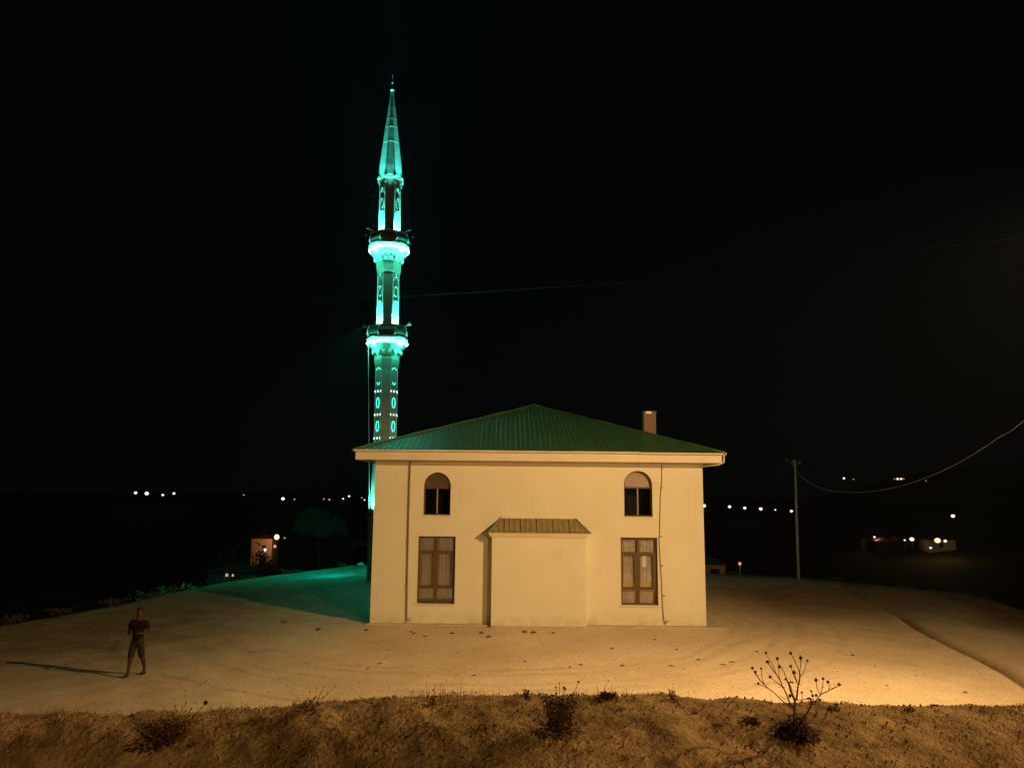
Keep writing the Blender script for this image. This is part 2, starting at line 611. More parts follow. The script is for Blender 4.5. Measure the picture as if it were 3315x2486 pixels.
def spaced(a, b, step, out, far, g=1.16):
    c = list(np.arange(a, b + 1e-6, step))
    s, p, q = step, a, b
    lo, hi = [], []
    while p > -out:
        s *= g
        p -= s
        lo.append(p)
    s = step
    while q < far:
        s *= g
        q += s
        hi.append(q)
    return np.array(lo[::-1] + c + hi)


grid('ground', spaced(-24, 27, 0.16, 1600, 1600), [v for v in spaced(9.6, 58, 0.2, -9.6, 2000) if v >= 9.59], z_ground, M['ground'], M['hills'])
grid('bank', spaced(-6.5, 7, 0.05, 300, 300, 1.12), [v for v in spaced(3.4, 7.6, 0.05, 300, 9.9, 1.12) if v <= 10.4], z_bank, M['bank'])
ghz = lambda x, y: float(z_ground(np.array([x]), np.array([y]))[0])
bhz = lambda x, y: float(z_bank(np.array([x]), np.array([y]))[0])

# ------------------------------------------------------------------ mosque
WX0, WX1, WY0, WY1 = -5.30, 7.46, 29.68, 42.44
WT = 6.18
O = (WX0, WY0, 0)
mosque = tag(empty('mosque', O), 'cream mosque with green hipped roof and arched upper windows in the middle of the yard', 'mosque')


def arch_loop(x0, x1, z0, zs, n=14):
    cx, r = (x0 + x1) / 2, (x1 - x0) / 2
    p = [(x0, z0), (x1, z0)]
    for i in range(n + 1):
        a = math.pi * i / n
        p.append((cx + r * math.cos(a), zs + r * math.sin(a)))
    return p


def rect_loop(x0, x1, z0, z1):
    return [(x0, z0), (x1, z0), (x1, z1), (x0, z1)]


UL = dict(x0=-3.39, x1=-2.34, z0=4.08, zs=5.20, tr=5.12)
UR = dict(x0=4.39, x1=5.49, z0=4.10, zs=5.31, tr=5.21)
LL = (-3.55, -2.11, 0.76, 3.28)
LR = (4.24, 5.65, 0.78, 3.31)
holes = [arch_loop(UL['x0'], UL['x1'], UL['z0'], UL['zs']), arch_loop(UR['x0'], UR['x1'], UR['z0'], UR['zs']), rect_loop(*LL), rect_loop(*LR)]
outer = rect_loop(WX0, WX1, -0.3, WT)
w = MB()
loops = [[Vector((x, z, 0)) for x, z in lp] for lp in [outer] + holes]
tris = tessellate_polygon(loops)
flat = [p for lp in loops for p in lp]
w.add([(p.x, WY0, p.y) for p in flat], [tuple(t) for t in tris])
REV = 0.17
for lp in holes:
    n = len(lp)
    w.add([(x, WY0, z) for x, z in lp] + [(x, WY0 + REV + 0.1, z) for x, z in lp], [(i, (i + 1) % n, (i + 1) % n + n, i + n) for i in range(n)])
w.add([(WX0, WY0, -0.3), (WX1, WY0, -0.3), (WX1, WY1, -0.3), (WX0, WY1, -0.3), (WX0, WY0, WT), (WX1, WY0, WT), (WX1, WY1, WT), (WX0, WY1, WT)],
      [(1, 2, 6, 5), (2, 3, 7, 6), (3, 0, 4, 7), (4, 5, 6, 7)])
w.build('wall', M['plaster'], mosque, O)
inn = MB().box(WX0 + 0.3, WX1 - 0.3, WY0 + 0.9, WY1 - 0.3, 0.01, WT - 0.3)
inn.build('dark_room', M['dark'], mosque, O)


def window_rect(L, curtain, kind):
    x0, x1, z0, z1 = L
    y = WY0 + REV
    f = MB()
    t, d = 0.065, 0.045
    cx = (x0 + x1) / 2 - 0.02
    zt, zb = z1 - (z1 - z0) * 0.235, z0 + (z1 - z0) * 0.235
    f.box(x0, x0 + t, y - d, y + d, z0, z1).box(x1 - t, x1, y - d, y + d, z0, z1)
    f.box(x0 + t, x1 - t, y - d, y + d, z1 - t, z1).box(x0 + t, x1 - t, y - d, y + d, z0, z0 + t)
    f.box(cx - 0.05, cx + 0.05, y - d, y + d, z0 + t, z1 - t)
    for z in (zt, zb):
        f.box(x0 + t, cx - 0.05, y - d + 0.004, y + d - 0.004, z - 0.035, z + 0.035)
        f.box(cx + 0.05, x1 - t, y - d + 0.004, y + d - 0.004, z - 0.035, z + 0.035)
    # opening casement frames in the middle row
    ca = (x0 + t, cx - 0.05), (cx + 0.05, x1 - t)
    for k, (a, b) in enumerate(ca):
        e = (0.035, 0.10) if k == 0 else (0.015, 0.11)
        zz0, zz1 = zb + 0.035, zt - 0.035
        f.box(a, a + e[0], y - d + 0.002, y + 0.02, zz0, zz1).box(b - e[1], b, y - d + 0.002, y + 0.02, zz0, zz1)
        f.box(a + e[0], b - e[1], y - d + 0.002, y + 0.02, zz1 - 0.045, zz1).box(a + e[0], b - e[1], y - d + 0.002, y + 0.02, zz0, zz0 + 0.035)
    win = f.build('window', M['frame'], mosque, O)
    for (a, b) in ca:
        for (za, zb_) in ((z0 + t, zb - 0.035), (zb + 0.035, zt - 0.035), (zt + 0.035, z1 - t)):
            MB().box(a, b, y + 0.022, y + 0.03, za, zb_).build('pane', M['glass'], win, O)
    # curtain with soft folds hanging behind the panes
    c = MB()
    n = 48
    zc0 = z0 + (0.17 if kind == 'a' else 0.86)
    vs = []
    for i in range(n + 1):
        x = x0 - 0.05 + (x1 - x0 + 0.1) * i / n
        yy = y + 0.075 + 0.014 * math.sin(i * 1.55) + 0.012 * math.sin(i * 0.6)
        vs += [(x, yy, zc0 + 0.012 * math.sin(i * 0.8)), (x, yy, z1 + 0.05)]
    c.add(vs, [(2 * i, 2 * i + 2, 2 * i + 3, 2 * i + 1) for i in range(n)])
    c.build('curtain', curtain, win, O, True)
    if kind == 'b':  # mauve and olive pieces also carry the murky pane reflection in their colour
        MB().box(x0 - 0.05, x1 + 0.05, y + 0.12, y + 0.14, z0 + 0.42, zc0 + 0.03).build('curtain', M['curtain_reflection_olive'], win, O)
        MB().box(x0 - 0.05, x1 + 0.05, y + 0.15, y + 0.4, z0 - 0.05, z0 + 0.45).build('reflection_panel', M['curtain_reflection'], win, O)
        # pale strip painting the bluish gleam in the right-hand panes
        MB().box(x1 - 0.56, x1 - 0.40, y + 0.042, y + 0.046, z1 - 1.12, z1 - 0.7).build('gleam_strip', mat('gleam_strip_paint', (0.75, 0.75, 0.85), 0.6), win, O)
    else:
        MB().box(x0 - 0.05, x1 + 0.05, y + 0.1, y + 0.3, z0 - 0.05, z0 + 0.16).build('inner_ledge', mat('grey_marble_ledge', (0.36, 0.34, 0.36), 0.4), win, O)
    sl = MB().box(x0 - 0.06, x1 + 0.06, WY0 - 0.045, WY0 + REV - 0.045, z0 - 0.05, z0 + 0.001)
    sl.build('sill', M['trim'], win, O)
    return win


def window_arch(W, litpart):
    x0, x1, z0, zs, tr = W['x0'], W['x1'], W['z0'], W['zs'], W['tr']
    y = WY0 + REV
    lp = arch_loop(x0, x1, z0, zs, 18)
    r_in = 0.05
    cx = (x0 + x1) / 2
    R = (x1 - x0) / 2
    inner = [(x0 + r_in, z0 + r_in), (x1 - r_in, z0 + r_in)] + [(cx + (R - r_in) * math.cos(math.pi * i / 18), zs + (R - r_in) * math.sin(math.pi * i / 18)) for i in range(19)]
    n = len(lp)
    f = MB()
    for ya in (y - 0.04, y + 0.03):
        f.add([(a, ya, b) for a, b in lp] + [(a, ya, b) for a, b in inner], [(i, (i + 1) % n, (i + 1) % n + n, i + n) for i in range(n)])
    f.add([(a, y - 0.04, b) for a, b in inner] + [(a, y + 0.03, b) for a, b in inner], [(i, (i + 1) % n, (i + 1) % n + n, i + n) for i in range(n)])
    f.box(x0 + r_in, x1 - r_in, y - 0.035, y + 0.025, tr - 0.03, tr + 0.03)
    win = f.build('window', M['frame'], mosque, O)
    MB().box(cx - 0.025, cx + 0.025, y - 0.035, y + 0.02, z0 + r_in, tr - 0.03).build('mullion', M['frame_light'], win, O)
    for a, b in ((x0 + r_in, cx - 0.025), (cx + 0.025, x1 - r_in)):
        MB().box(a, b, y + 0.004, y + 0.012, z0 + r_in, tr - 0.03).build('pane', M['glass'], win, O)
    # lunette: pane over a blank panel
    lun = [(x1 - r_in, tr + 0.03)] + [(cx + (R - r_in) * math.cos(math.pi * i / 18), max(tr + 0.031, zs + (R - r_in) * math.sin(math.pi * i / 18))) for i in range(19)] + [(x0 + r_in, tr + 0.03)]
    MB().add([(a, y + 0.03, b) for a, b in lun], [tuple(range(len(lun)))]).build('lunette_panel', M['lunette'], win, O)
    MB().add([(a, y + 0.006, b) for a, b in lun], [tuple(range(len(lun)))]).build('pane', M['glass'], win, O)
    if litpart:  # wavy reflection in the lunette painted as a pale patch
        MB().add([(cx - R * 0.75, y + 0.024, tr + 0.33), (cx + R * 0.1, y + 0.024, tr + 0.31), (cx + R * 0.38, y + 0.024, tr + 0.2), (cx + R * 0.48, y + 0.024, tr + 0.22), (cx + R * 0.5, y + 0.024, tr + 0.5), (cx, y + 0.024, tr + 0.55), (cx - R * 0.5, y + 0.024, tr + 0.47)],
                 [tuple(range(7))]).build('pale_reflection', mat('pale_lunette_reflection', (0.42, 0.33, 0.24), 0.9), win, O)
    MB().box(x0 - 0.05, x1 + 0.05, WY0 - 0.035, WY0 + REV - 0.04, z0 - 0.045, z0 + 0.001).build('sill', M['trim'], win, O)
    return win


window_rect(LL, M['curtain'], 'a')
window_rect(LR, M['curtain_reflection'], 'b')
window_arch(UL, True)
window_arch(UR, False)

# eaves: soffit box, fascia, gutters
EX0, EX1 = WX0 - 0.66, WX1 + 0.60
EY0, EY1 = WY0 - 0.62, WY1 + 0.62
MB().box(EX0 + 0.05, EX1 - 0.05, EY0 + 0.05, EY1 - 0.05, WT + 0.02, WT + 0.10).build('soffit', M['trim'], mosque, O)
MB().box(WX0 - 0.06, WX1 + 0.06, WY0 - 0.06, WY1 + 0.06, WT - 0.04, WT + 0.018).build('wall_cornice', M['trim'], mosque, O)
for (a, b, c, d) in ((EX0, EX1, EY0, EY0 + 0.048), (EX0, EX1, EY1 - 0.048, EY1), (EX0, EX0 + 0.048, EY0 + 0.05, EY1 - 0.05), (EX1 - 0.048, EX1, EY0 + 0.05, EY1 - 0.05)):
    MB().box(a, b, c, d, WT - 0.01, WT + 0.30).build('fascia', M['trim'], mosque, O)


def gutter(x0, x1, y, z, dark=False):
    n = 8
    g = MB()
    vs = []
    for x in (x0, x1):
        for i in range(n + 1):
            a = math.pi + math.pi * i / n
            vs.append((x, y + 0.06 * math.cos(a), z + 0.075 * math.sin(a)))
        vs.append((x, y - 0.072, z + 0.002))
    m_ = n + 2
    g.add(vs, [(i, i + 1, i + 1 + m_, i + m_) for i in range(n)] + [(0, n + 1, n + 1 + m_, m_)])
    g.add([(x0, y + 0.06 * math.cos(math.pi + math.pi * i / n), z + 0.075 * math.sin(math.pi + math.pi * i / n)) for i in range(n + 1)], [tuple(range(n + 1))])
    g.add([(x1, y + 0.06 * math.cos(math.pi + math.pi * i / n), z + 0.075 * math.sin(math.pi + math.pi * i / n)) for i in range(n + 1)], [tuple(range(n + 1))])
    g.build('gutter', M['gutter'], mosque, O)


gx = [EX0 - 0.08, -3.1, -0.2, 2.3, 4.9, EX1 + 0.16]
for i in range(5):
    gutter(gx[i] + 0.006, gx[i + 1] - 0.006, EY0 - 0.066, WT + 0.37 + 0.004 * (i % 2) - 0.012 * (i == 4))
# short gutter return with its outlet elbow at the right-hand corner
MB().tube([(EX1 + 0.07, EY0 - 0.05, WT + 0.3), (EX1 + 0.07, EY0 + 0.0, WT + 0.02), (EX1 - 0.1, EY0 + 0.1, WT - 0.07), (WX1 - 0.05, WY0 - 0.08, WT - 0.13)], 0.035, 8).build('gutter_outlet', M['gutter'], mosque, O, True)

# hipped roof of ribbed sheets, each sheet an object
RX, RY = (EX0 + EX1) / 2, (EY0 + EY1) / 2
HALFX, HALFY = (EX1 - EX0) / 2 + 0.10, (EY1 - EY0) / 2 + 0.10
RZ0, RZ1 = WT + 0.36, 9.10
roof = MB()
rs = HALFX / HALFY
roof.add([(RX - HALFX + 0.06, RY - HALFY + 0.06, RZ0 - 0.03), (RX + HALFX - 0.06, RY - HALFY + 0.06, RZ0 - 0.03), (RX + HALFX - 0.06, RY + HALFY - 0.06, RZ0 - 0.03), (RX - HALFX + 0.06, RY + HALFY - 0.06, RZ0 - 0.03), (RX, RY, RZ1 - 0.04)],
         [(0, 1, 4), (1, 2, 4), (2, 3, 4), (3, 0, 4), (3, 2, 1, 0)])
roofo = roof.build('roof', M['roof'], mosque, O)


def rib_profile(u):
    """height of the trapezoid rib over the sheet at distance u along the eave"""
    p = u % 0.2
    if p < 0.02:
        return 0.03 * p / 0.02
    if p < 0.055:
        return 0.03
    if p < 0.075:
        return 0.03 * (0.075 - p) / 0.02
    return 0


def sheets(fn_pt, half, depth_half, parent, material, name='roof_sheet', pitch=1.0, origin=O):
    """fn_pt(u, t, h): point at eave offset u, t=0..1 of the way to the hip line at that u, lifted by h"""
    n = int(math.ceil(2 * half / pitch))
    for i in range(n):
        a = -half + i * pitch
        b = min(half, a + pitch + 0.0)
        us = sorted(set([a, b] + [round(a + k * 0.2 + o, 5) for k in range(6) for o in (0, 0.02, 0.055, 0.075) if a < a + k * 0.2 + o < b] + ([0.0] if a < 0 < b else [])))
        s = MB()
        vs = []
        lift = 0.006 * (i % 2) + 0.002
        for u in us:
            h = rib_profile(u - a) + lift
            vs += [fn_pt(u, 0, h), fn_pt(u, 1, h)]
        s.add(vs, [(2 * k, 2 * k + 2, 2 * k + 3, 2 * k + 1) for k in range(len(us) - 1)])
        s.build(name, material, parent, origin)


def face_fn(side):
    def fn(u, t, h):
        if side in (0, 2):
            f = t * (1 - abs(u) / HALFX)
            x, y = RX + (u if side == 0 else -u), (RY - HALFY * (1 - f) if side == 0 else RY + HALFY * (1 - f))
        else:
            f = t * (1 - abs(u) / HALFY)
            x, y = (RX + HALFX * (1 - f) if side == 1 else RX - HALFX * (1 - f)), RY + (u if side == 1 else -u)
        return (x, y, RZ0 + (RZ1 - RZ0) * f + h)
    return fn


for side in range(4):
    sheets(face_fn(side), HALFX if side % 2 == 0 else HALFY, 0, roofo, M['roof'])
for sx, sy in ((-1, -1), (1, -1), (1, 1), (-1, 1)):
    p0, p1 = Vector((RX + sx * (HALFX + 0.02), RY + sy * (HALFY + 0.02), RZ0 + 0.0)), Vector((RX, RY, RZ1 + 0.035))
    pts = [p0.lerp(p1, k / 14) + Vector((0, 0, 0.012 * ((k * 7) % 3 - 1))) for k in range(15)]
    MB().tube(pts, 0.065, 6).build('hip_cap', M['roof'], roofo, O, True)

# chimney on the front right hip
ch = MB().box(5.54, 6.05, 31.6, 32.1, 7.1, 8.38)
cho = ch.build('chimney', M['brick'], mosque, O)
MB().box(5.51, 6.08, 31.57, 32.13, 8.38, 8.41).build('chimney_top', M['brick'], cho, O)
MB().box(5.62, 5.86, 31.545, 31.567, 8.30, 8.40).build('white_plate', mat('bright_plate', (0.95, 0.95, 0.92), 0.3), cho, O)

# downpipes
dp = [(-3.93, WY0 - 0.06, WT - 0.02), (-3.925, WY0 - 0.06, 4.0), (-3.91, WY0 - 0.06, 2.0), (-3.89, WY0 - 0.06, 0.30), (-3.86, WY0 - 0.08, 0.20), (-3.76, WY0 - 0.16, 0.17)]
d1 = MB().tube(dp, 0.026, 8).build('downpipe', M['pipe'], mosque, O, True)
for z in (5.2, 4.45, 3.1, 1.4):
    MB().box(-3.97, -3.87, WY0 - 0.1, WY0 - 0.0, z, z + 0.03).build('bracket', M['pipe'], d1, O)
dp = [(5.88, WY0 - 0.03, WT - 0.02), (5.86, WY0 - 0.03, 5.4), (5.80, WY0 - 0.03, 4.9), (5.77, WY0 - 0.03, 4.2), (5.745, WY0 - 0.03, 3.5), (5.72, WY0 - 0.03, 3.3), (5.75, WY0 - 0.03, 2.3), (5.79, WY0 - 0.03, 1.6), (5.80, WY0 - 0.035, 0.9), (5.84, WY0 - 0.05, 0.25), (5.92, WY0 - 0.12, 0.20)]
d2 = MB().tube(dp, 0.016, 8).build('cable_conduit', M['pipe'], mosque, O, True)
for x, z in ((5.83, 5.2), (5.76, 3.34), (5.77, 2.25), (5.82, 1.14)):
    MB().box(x - 0.03, x + 0.09, WY0 - 0.06, WY0, z, z + 0.035).build('bracket', M['pipe'], d2, O)
MB().ball((5.93, WY0 - 0.12, 0.21), 0.05).build('conduit_end', M['pipe'], d2, O, True)

# projecting annex (prayer niche) with its own small roof
AX0, AX1, AY0 = -0.70, 2.86, WY0 - 0.41
AZ = 3.36
MB().box(AX0, AX1, AY0, WY0 - 0.003, -0.3, AZ).build('niche_wall', M['plaster'], mosque, O)
mo = MB().box(AX0 - 0.05, AX1 + 0.05, AY0 - 0.05, WY0 - 0.003, AZ - 0.06, AZ + 0.0)
mo.box(AX0 - 0.10, AX1 + 0.10, AY0 - 0.10, WY0 - 0.003, AZ + 0.002, AZ + 0.07)
mo.box(AX0 - 0.14, AX1 + 0.14, AY0 - 0.14, WY0 - 0.003, AZ + 0.072, AZ + 0.11)
mo.build('niche_cornice', M['trim'], mosque, O)
ax0, ax1, ay = AX0 - 0.17, AX1 + 0.17, AY0 - 0.17
dpt = WY0 - ay
zr0, zr1 = AZ + 0.112, AZ + 0.64
nr = MB().add([(ax0, ay, zr0), (ax1, ay, zr0), (ax1 - dpt * 0.95, WY0 - 0.004, zr1), (ax0 + dpt * 0.95, WY0 - 0.004, zr1), (ax0, WY0 - 0.004, zr0), (ax1, WY0 - 0.004, zr0)],
              [(0, 1, 2, 3), (0, 3, 4), (1, 5, 2), (0, 4, 5, 1)])
nro = nr.build('niche_roof', M['smallroof'], mosque, O)
acx, ahalf = (ax0 + ax1) / 2, (ax1 - ax0) / 2


def afn(u, t, h):
    f = t * min(1, (ahalf - abs(u)) / (dpt * 0.95))
    return (acx + u, ay + (WY0 - 0.004 - ay) * f, zr0 + (zr1 - zr0) * f + h)


sheets(afn, ahalf, 0, nro, M['smallroof'], 'roof_sheet', 0.62)
for s_ in (-1, 1):
    e0 = Vector((acx + s_ * ahalf, ay, zr0 + 0.01))
    e1 = Vector((acx + s_ * (ahalf - dpt * 0.95), WY0 - 0.02, zr1 + 0.02))
    MB().tube([e0, e0.lerp(e1, .5), e1], 0.03, 6).build('hip_cap', M['smallroof'], nro, O, True)
MB().box(ax0 + dpt * 0.80, ax1 - dpt * 0.80, WY0 - 0.06, WY0 - 0.004, zr1 - 0.01, zr1 + 0.07).build('flashing', M['trim'], nro, O)

# concrete apron
ap = MB()
for (a, b, c, d) in ((WX0 - 0.12, AX0, WY0 - 0.22, WY0 - 0.002), (AX0 + 0.003, AX1 - 0.003, AY0 - 0.10, AY0 - 0.002), (AX1, WX1 + 0.62, WY0 - 0.34, WY0 - 0.002), (WX1 + 0.002, WX1 + 0.60, WY0, WY1)):
    ap.box(a, b, c, d, -0.2, 0.045)
ap.build('apron', M['concrete'], mosque, O)

# ------------------------------------------------------------------ minaret
mina = tag(empty('minaret', (-7.25, 44.2, -0.05)), 'tall octagonal minaret with two balconies and pointed cone glowing cyan behind the mosque', 'minaret')
mina.rotation_mode = 'QUATERNION'
mina.rotation_quaternion = (Matrix.Rotation(rad(-0.80), 3, 'Y') @ Matrix.Rotation(rad(7), 3, 'Z')).to_quaternion()
RA = 0.63
MB().box(-0.84, 0.84, -0.84, 0.84, -0.3, 3.45).build('base_block', M['stone'], mina)
MB().box(-0.90, 0.90, -0.90, 0.90, 3.452, 3.62).build('base_cornice', M['stone'], mina)
MB().ring([(0.82, 3.622), (0.80, 4.2), (0.72, 5.7), (RA, 7.4), (RA, 12.2), (0.69, 12.4), (0.73, 12.7), (0.70, 12.95)]).build('shaft', M['stone'], mina)
MB().ring([(RA, 14.02), (RA, 17.9), (0.69, 18.1), (0.73, 18.4), (0.70, 18.7)]).build('shaft', M['stone'], mina)
MB().ring([(RA, 19.8), (RA, 23.8), (0.66, 23.9), (0.66, 24.02)]).build('shaft', M['stone'], mina)


def prismo(mb, face, u, v, z0, z1, rad_, proud):
    """box on octagon face: u..v across, z0..z1 up, standing proud"""
    a = rad(-90 + 45 * face)
    n = Vector((math.cos(a), math.sin(a), 0))
    t = Vector((-math.sin(a), math.cos(a), 0))
    c = n * (rad_ + proud / 2) + t * (u + v) / 2 + Vector((0, 0, (z0 + z1) / 2))
    mb.obox(c, t * (v - u) / 2, n * proud / 2, Vector((0, 0, (z1 - z0) / 2)))


def loop_on(mb, face, zc, ru, rz, rr, n=18, rad_=RA, shape=None, a0=0, a1=360):
    a = rad(-90 + 45 * face)
    nn = Vector((math.cos(a), math.sin(a), 0))
    t = Vector((-math.sin(a), math.cos(a), 0))
    closed = a1 - a0 >= 360
    pts = []
    for i in range(n if closed else n + 1):
        q = rad(a0 + (a1 - a0) * i / n)
        wdt = ru * (1 - 0.35 * math.sin(q)) if shape == 'drop' else ru
        pts.append(nn * (rad_ + rr * 0.6) + t * wdt * math.cos(q) + Vector((0, 0, zc + rz * math.sin(q))))
    mb.tube(pts, rr, 5, closed)


ORN = (1, 3, 5, 7)
zrings = [10.15, 8.78, 7.42]
for fc in ORN:
    for z in zrings:
        g = MB()
        loop_on(g, fc, z, 0.115, 0.30, 0.028)
        g.build('light_ring', M['led_soft'], mina)
        for u in (-0.235, 0, 0.235):
            g = MB()
            prismo(g, fc, u - 0.02, u + 0.02, z + 0.62, z + 0.73, RA, 0.05)
            g.build('light_stud', M['led_dot'], mina)
    g = MB()
    loop_on(g, fc, 11.45, 0.12, 0.24, 0.024, 10, a0=200, a1=340)
    g.build('light_arc', M['led_soft'], mina)
    g = MB()
    loop_on(g, fc, 12.0, 0.17, 0.22, 0.03, 10, a0=20, a1=160)
    g.build('light_arc', M['led_soft'], mina)
    # stage two and three: proud plaster reliefs that catch the uplights
    for zb, k in ((14.1, 1.0), (19.85, 0.9)):
        g = MB()
        prismo(g, fc, -0.235, -0.195, zb + 1.3, zb + 3.75 * k, RA, 0.03)
        prismo(g, fc, 0.195, 0.235, zb + 1.3, zb + 3.75 * k, RA, 0.022)
        g.build('relief_border', M['relief'], mina)
        g = MB()
        loop_on(g, fc, zb + 1.75 * k + 0.1, 0.17, 0.30, 0.024, 12, a0=10, a1=170)
        g.build('relief_arch', M['relief'], mina)
        g = MB()
        loop_on(g, fc, zb + 2.72 * k, 0.12, 0.32, 0.024, 16)
        g.build('relief_ring', M['relief'], mina)
        g = MB()
        loop_on(g, fc, zb + 3.35 * k, 0.15, 0.26, 0.024, 12, a0=20, a1=160)
        g.build('relief_arch', M['relief'], mina)
        g = MB()
        a = rad(-90 + 45 * fc)
        g.ball((math.cos(a) * (RA - 0.04), math.sin(a) * (RA - 0.04), zb + 3.8 * k), 0.11, 10, 8, (1, 1, 1.7))
        g.build('relief_drop', M['relief'], mina, smooth=True)
for k in range(8):
    a = rad(-90 + 22.5 + 45 * k)
    rr = RA / math.cos(rad(22.5))
    for z0, z1 in ((7.4, 12.2), (14.05, 17.9), (19.85, 23.7)):
        MB().tube([(rr * math.cos(a), rr * math.sin(a), z0), (rr * math.cos(a), rr * math.sin(a), z1)], 0.022, 5).build('corner_bead', M['relief'], mina)


def balcony(zb, ledz):
    """zb: underside where the flare leaves the shaft"""
    MB().ring([(0.70, zb), (0.76, zb + 0.12), (0.76, zb + 0.18)], 8).build('flare_ring', M['relief'], mina)
    # stepped corbels
    for k in range(16):
        a = rad(11.25 + 22.5 * k)
        g = MB()
        n = Vector((math.cos(a), math.sin(a), 0))
        t = Vector((-math.sin(a), math.cos(a), 0))
        g.obox(n * 0.78 + Vector((0, 0, zb + 0.27)), t * 0.09, n * 0.12, Vector((0, 0, 0.09)))
        g.build('corbel', M['relief'], mina)
    MB().ring([(0.76, zb + 0.18), (0.80, zb + 0.36), (0.98, zb + 0.52), (1.10, zb + 0.66), (1.13, zb + 0.92), (1.16, zb + 0.98)], 16, 11.25).build('cornice', M['relief'], mina)
    # light strips under the gallery
    pts = [(1.19 * math.cos(rad(22.5 * k)), 1.19 * math.sin(rad(22.5 * k)), zb + 0.80) for k in range(16)]
    MB().tube(pts, 0.045, 5, True).build('led_strip', M['led'], mina)
    MB().ring([(1.13, zb + 0.985), (1.20, zb + 1.0), (1.20, zb + 1.09), (1.12, zb + 1.14)], 16, 11.25).build('gallery_floor', M['relief'], mina)
    # parapet: eight bulging panels with posts
    for k in range(8):
        a = rad(-90 + 45 * k)
        n = Vector((math.cos(a), math.sin(a), 0))
        t = Vector((-math.sin(a), math.cos(a), 0))
        p = MB()
        vs = []
        rows = [(1.10, 1.145), (1.16, 1.3), (1.15, 1.45), (1.06, 1.66), (1.02, 1.74)]
        for r, z in rows:
            for u in (-1, 1):
                vs.append(n * r + t * u * (r * math.tan(rad(22.5)) - 0.03) + Vector((0, 0, zb + z)))
        nv = len(vs)
        vs += [v - n * 0.06 for v in vs]
        fs = [(2 * i, 2 * i + 1, 2 * i + 3, 2 * i + 2) for i in range(4)] + [(nv + 2 * i, nv + 2 * i + 2, nv + 2 * i + 3, nv + 2 * i + 1) for i in range(4)]
        fs += [(8, 9, nv + 9, nv + 8), (0, nv, nv + 1, 1)]
        fs += [(2 * i + s_, 2 * i + 2 + s_, nv + 2 * i + 2 + s_, nv + 2 * i + s_) for i in range(4) for s_ in (0, 1)]
        p.add(vs, fs)
        p.build('parapet_panel', M['darkstone'], mina)
        a2 = rad(-90 + 45 * k + 22.5)
        g = MB()
        for (r, z), (r2, z2) in zip([(1.19, 1.145), (1.25, 1.3), (1.24, 1.45)], [(1.25, 1.3), (1.24, 1.45), (1.13, 1.80)]):
            g.tube([(r * math.cos(a2), r * math.sin(a2), zb + z), (r2 * math.cos(a2), r2 * math.sin(a2), zb + z2)], 0.045, 5)
        g.build('parapet_post', M['relief'], mina)
    MB().ring([(0.97, zb + 1.745), (1.05, zb + 1.745), (1.05, zb + 1.82), (0.97, zb + 1.82), (0.97, zb + 1.745)], 8, cap=False).build('handrail', M['relief'], mina)


balcony(12.92, 0)
balcony(18.62, 0)
# small loudspeaker on the lower balcony rail
a = rad(-38)
hs = MB().ring([(0.05, 0), (0.06, 0.08), (0.13, 0.28)], 10, 0, False)
hso = hs.build('loudspeaker', M['relief'], mina)
hso.location = (1.12, -0.45, 14.75)
hso.rotation_euler = (rad(25), rad(60), 0)

# capitals under the cone, cone with seams, finial
for k in range(8):
    a = rad(-90 + 22.5 + 45 * k)
    n = Vector((math.cos(a), math.sin(a), 0))
    t = Vector((-math.sin(a), math.cos(a), 0))
    g = MB().obox(n * 0.73 + Vector((0, 0, 23.93)), t * 0.10, n * 0.07, Vector((0, 0, 0.06)))
    g.obox(n * 0.70 + Vector((0, 0, 23.72)), t * 0.05, n * 0.05, Vector((0, 0, 0.15)))
    g.build('capital', M['relief'], mina)
MB().ring([(0.66, 24.03), (0.69, 24.08), (0.69, 24.14), (0.66, 24.16)], 8).build('cone_collar', M['darkstone'], mina)
prof = [(0.69, 24.165), (0.655, 24.7), (0.51, 26.0), (0.375, 27.2), (0.22, 28.5), (0.10, 29.45), (0.075, 29.8)]
cone = MB().ring(prof, 8).build('cone', M['lead'], mina)
for k in range(8):
    a = rad(-90 + 22.5 + 45 * k)
    MB().tube([(r / math.cos(rad(22.5)) * math.cos(a), r / math.cos(rad(22.5)) * math.sin(a), z) for r, z in prof], 0.018, 5).build('seam', M['darkstone'], cone)
for z in (26.3, 27.3, 27.85, 28.6):
    r = float(np.interp(z, [p[1] for p in prof], [p[0] for p in prof]))
    MB().ring([(r + 0.002, z - 0.05), (r + 0.006, z - 0.04), (r + 0.002, z + 0.02), (r - 0.006, z + 0.05)], 8, cap=False).build('lap_band', M['relief'], cone)
fin = MB().ball((0, 0, 29.86), 0.12, 10, 6).build('finial', M['relief'], mina, smooth=True)
MB().tube([(0, 0, 29.9), (0, 0, 30.9)], 0.02, 6).build('finial_rod', M['metal'], fin)
MB().ball((0, 0, 30.35), 0.07, 8, 5).build('finial_ball', M['metal'], fin, smooth=True)

# uplights: real lamps with housings in front of the ornamented faces
for (zb, pw) in ((3.64, 1600), (14.12, 3300), (19.82, 2900)):
    for fc in ORN:
        a = rad(-90 + 45 * fc)
        r = 0.86 if zb > 5 else 1.06
        c = (r * math.cos(a), r * math.sin(a), zb + 0.16)
        MB().box(c[0] - 0.08, c[0] + 0.08, c[1] - 0.08, c[1] + 0.08, zb, zb + 0.12).build('floodlight_body', M['darkwire'], mina)
        tgt = ((RA - 0.1) * math.cos(a), (RA - 0.1) * math.sin(a), zb + 4.5)
        lamp('floodlight', 'SPOT', c, pw, CYAN, mina, 0.05, tgt, rad(75), 1.0)
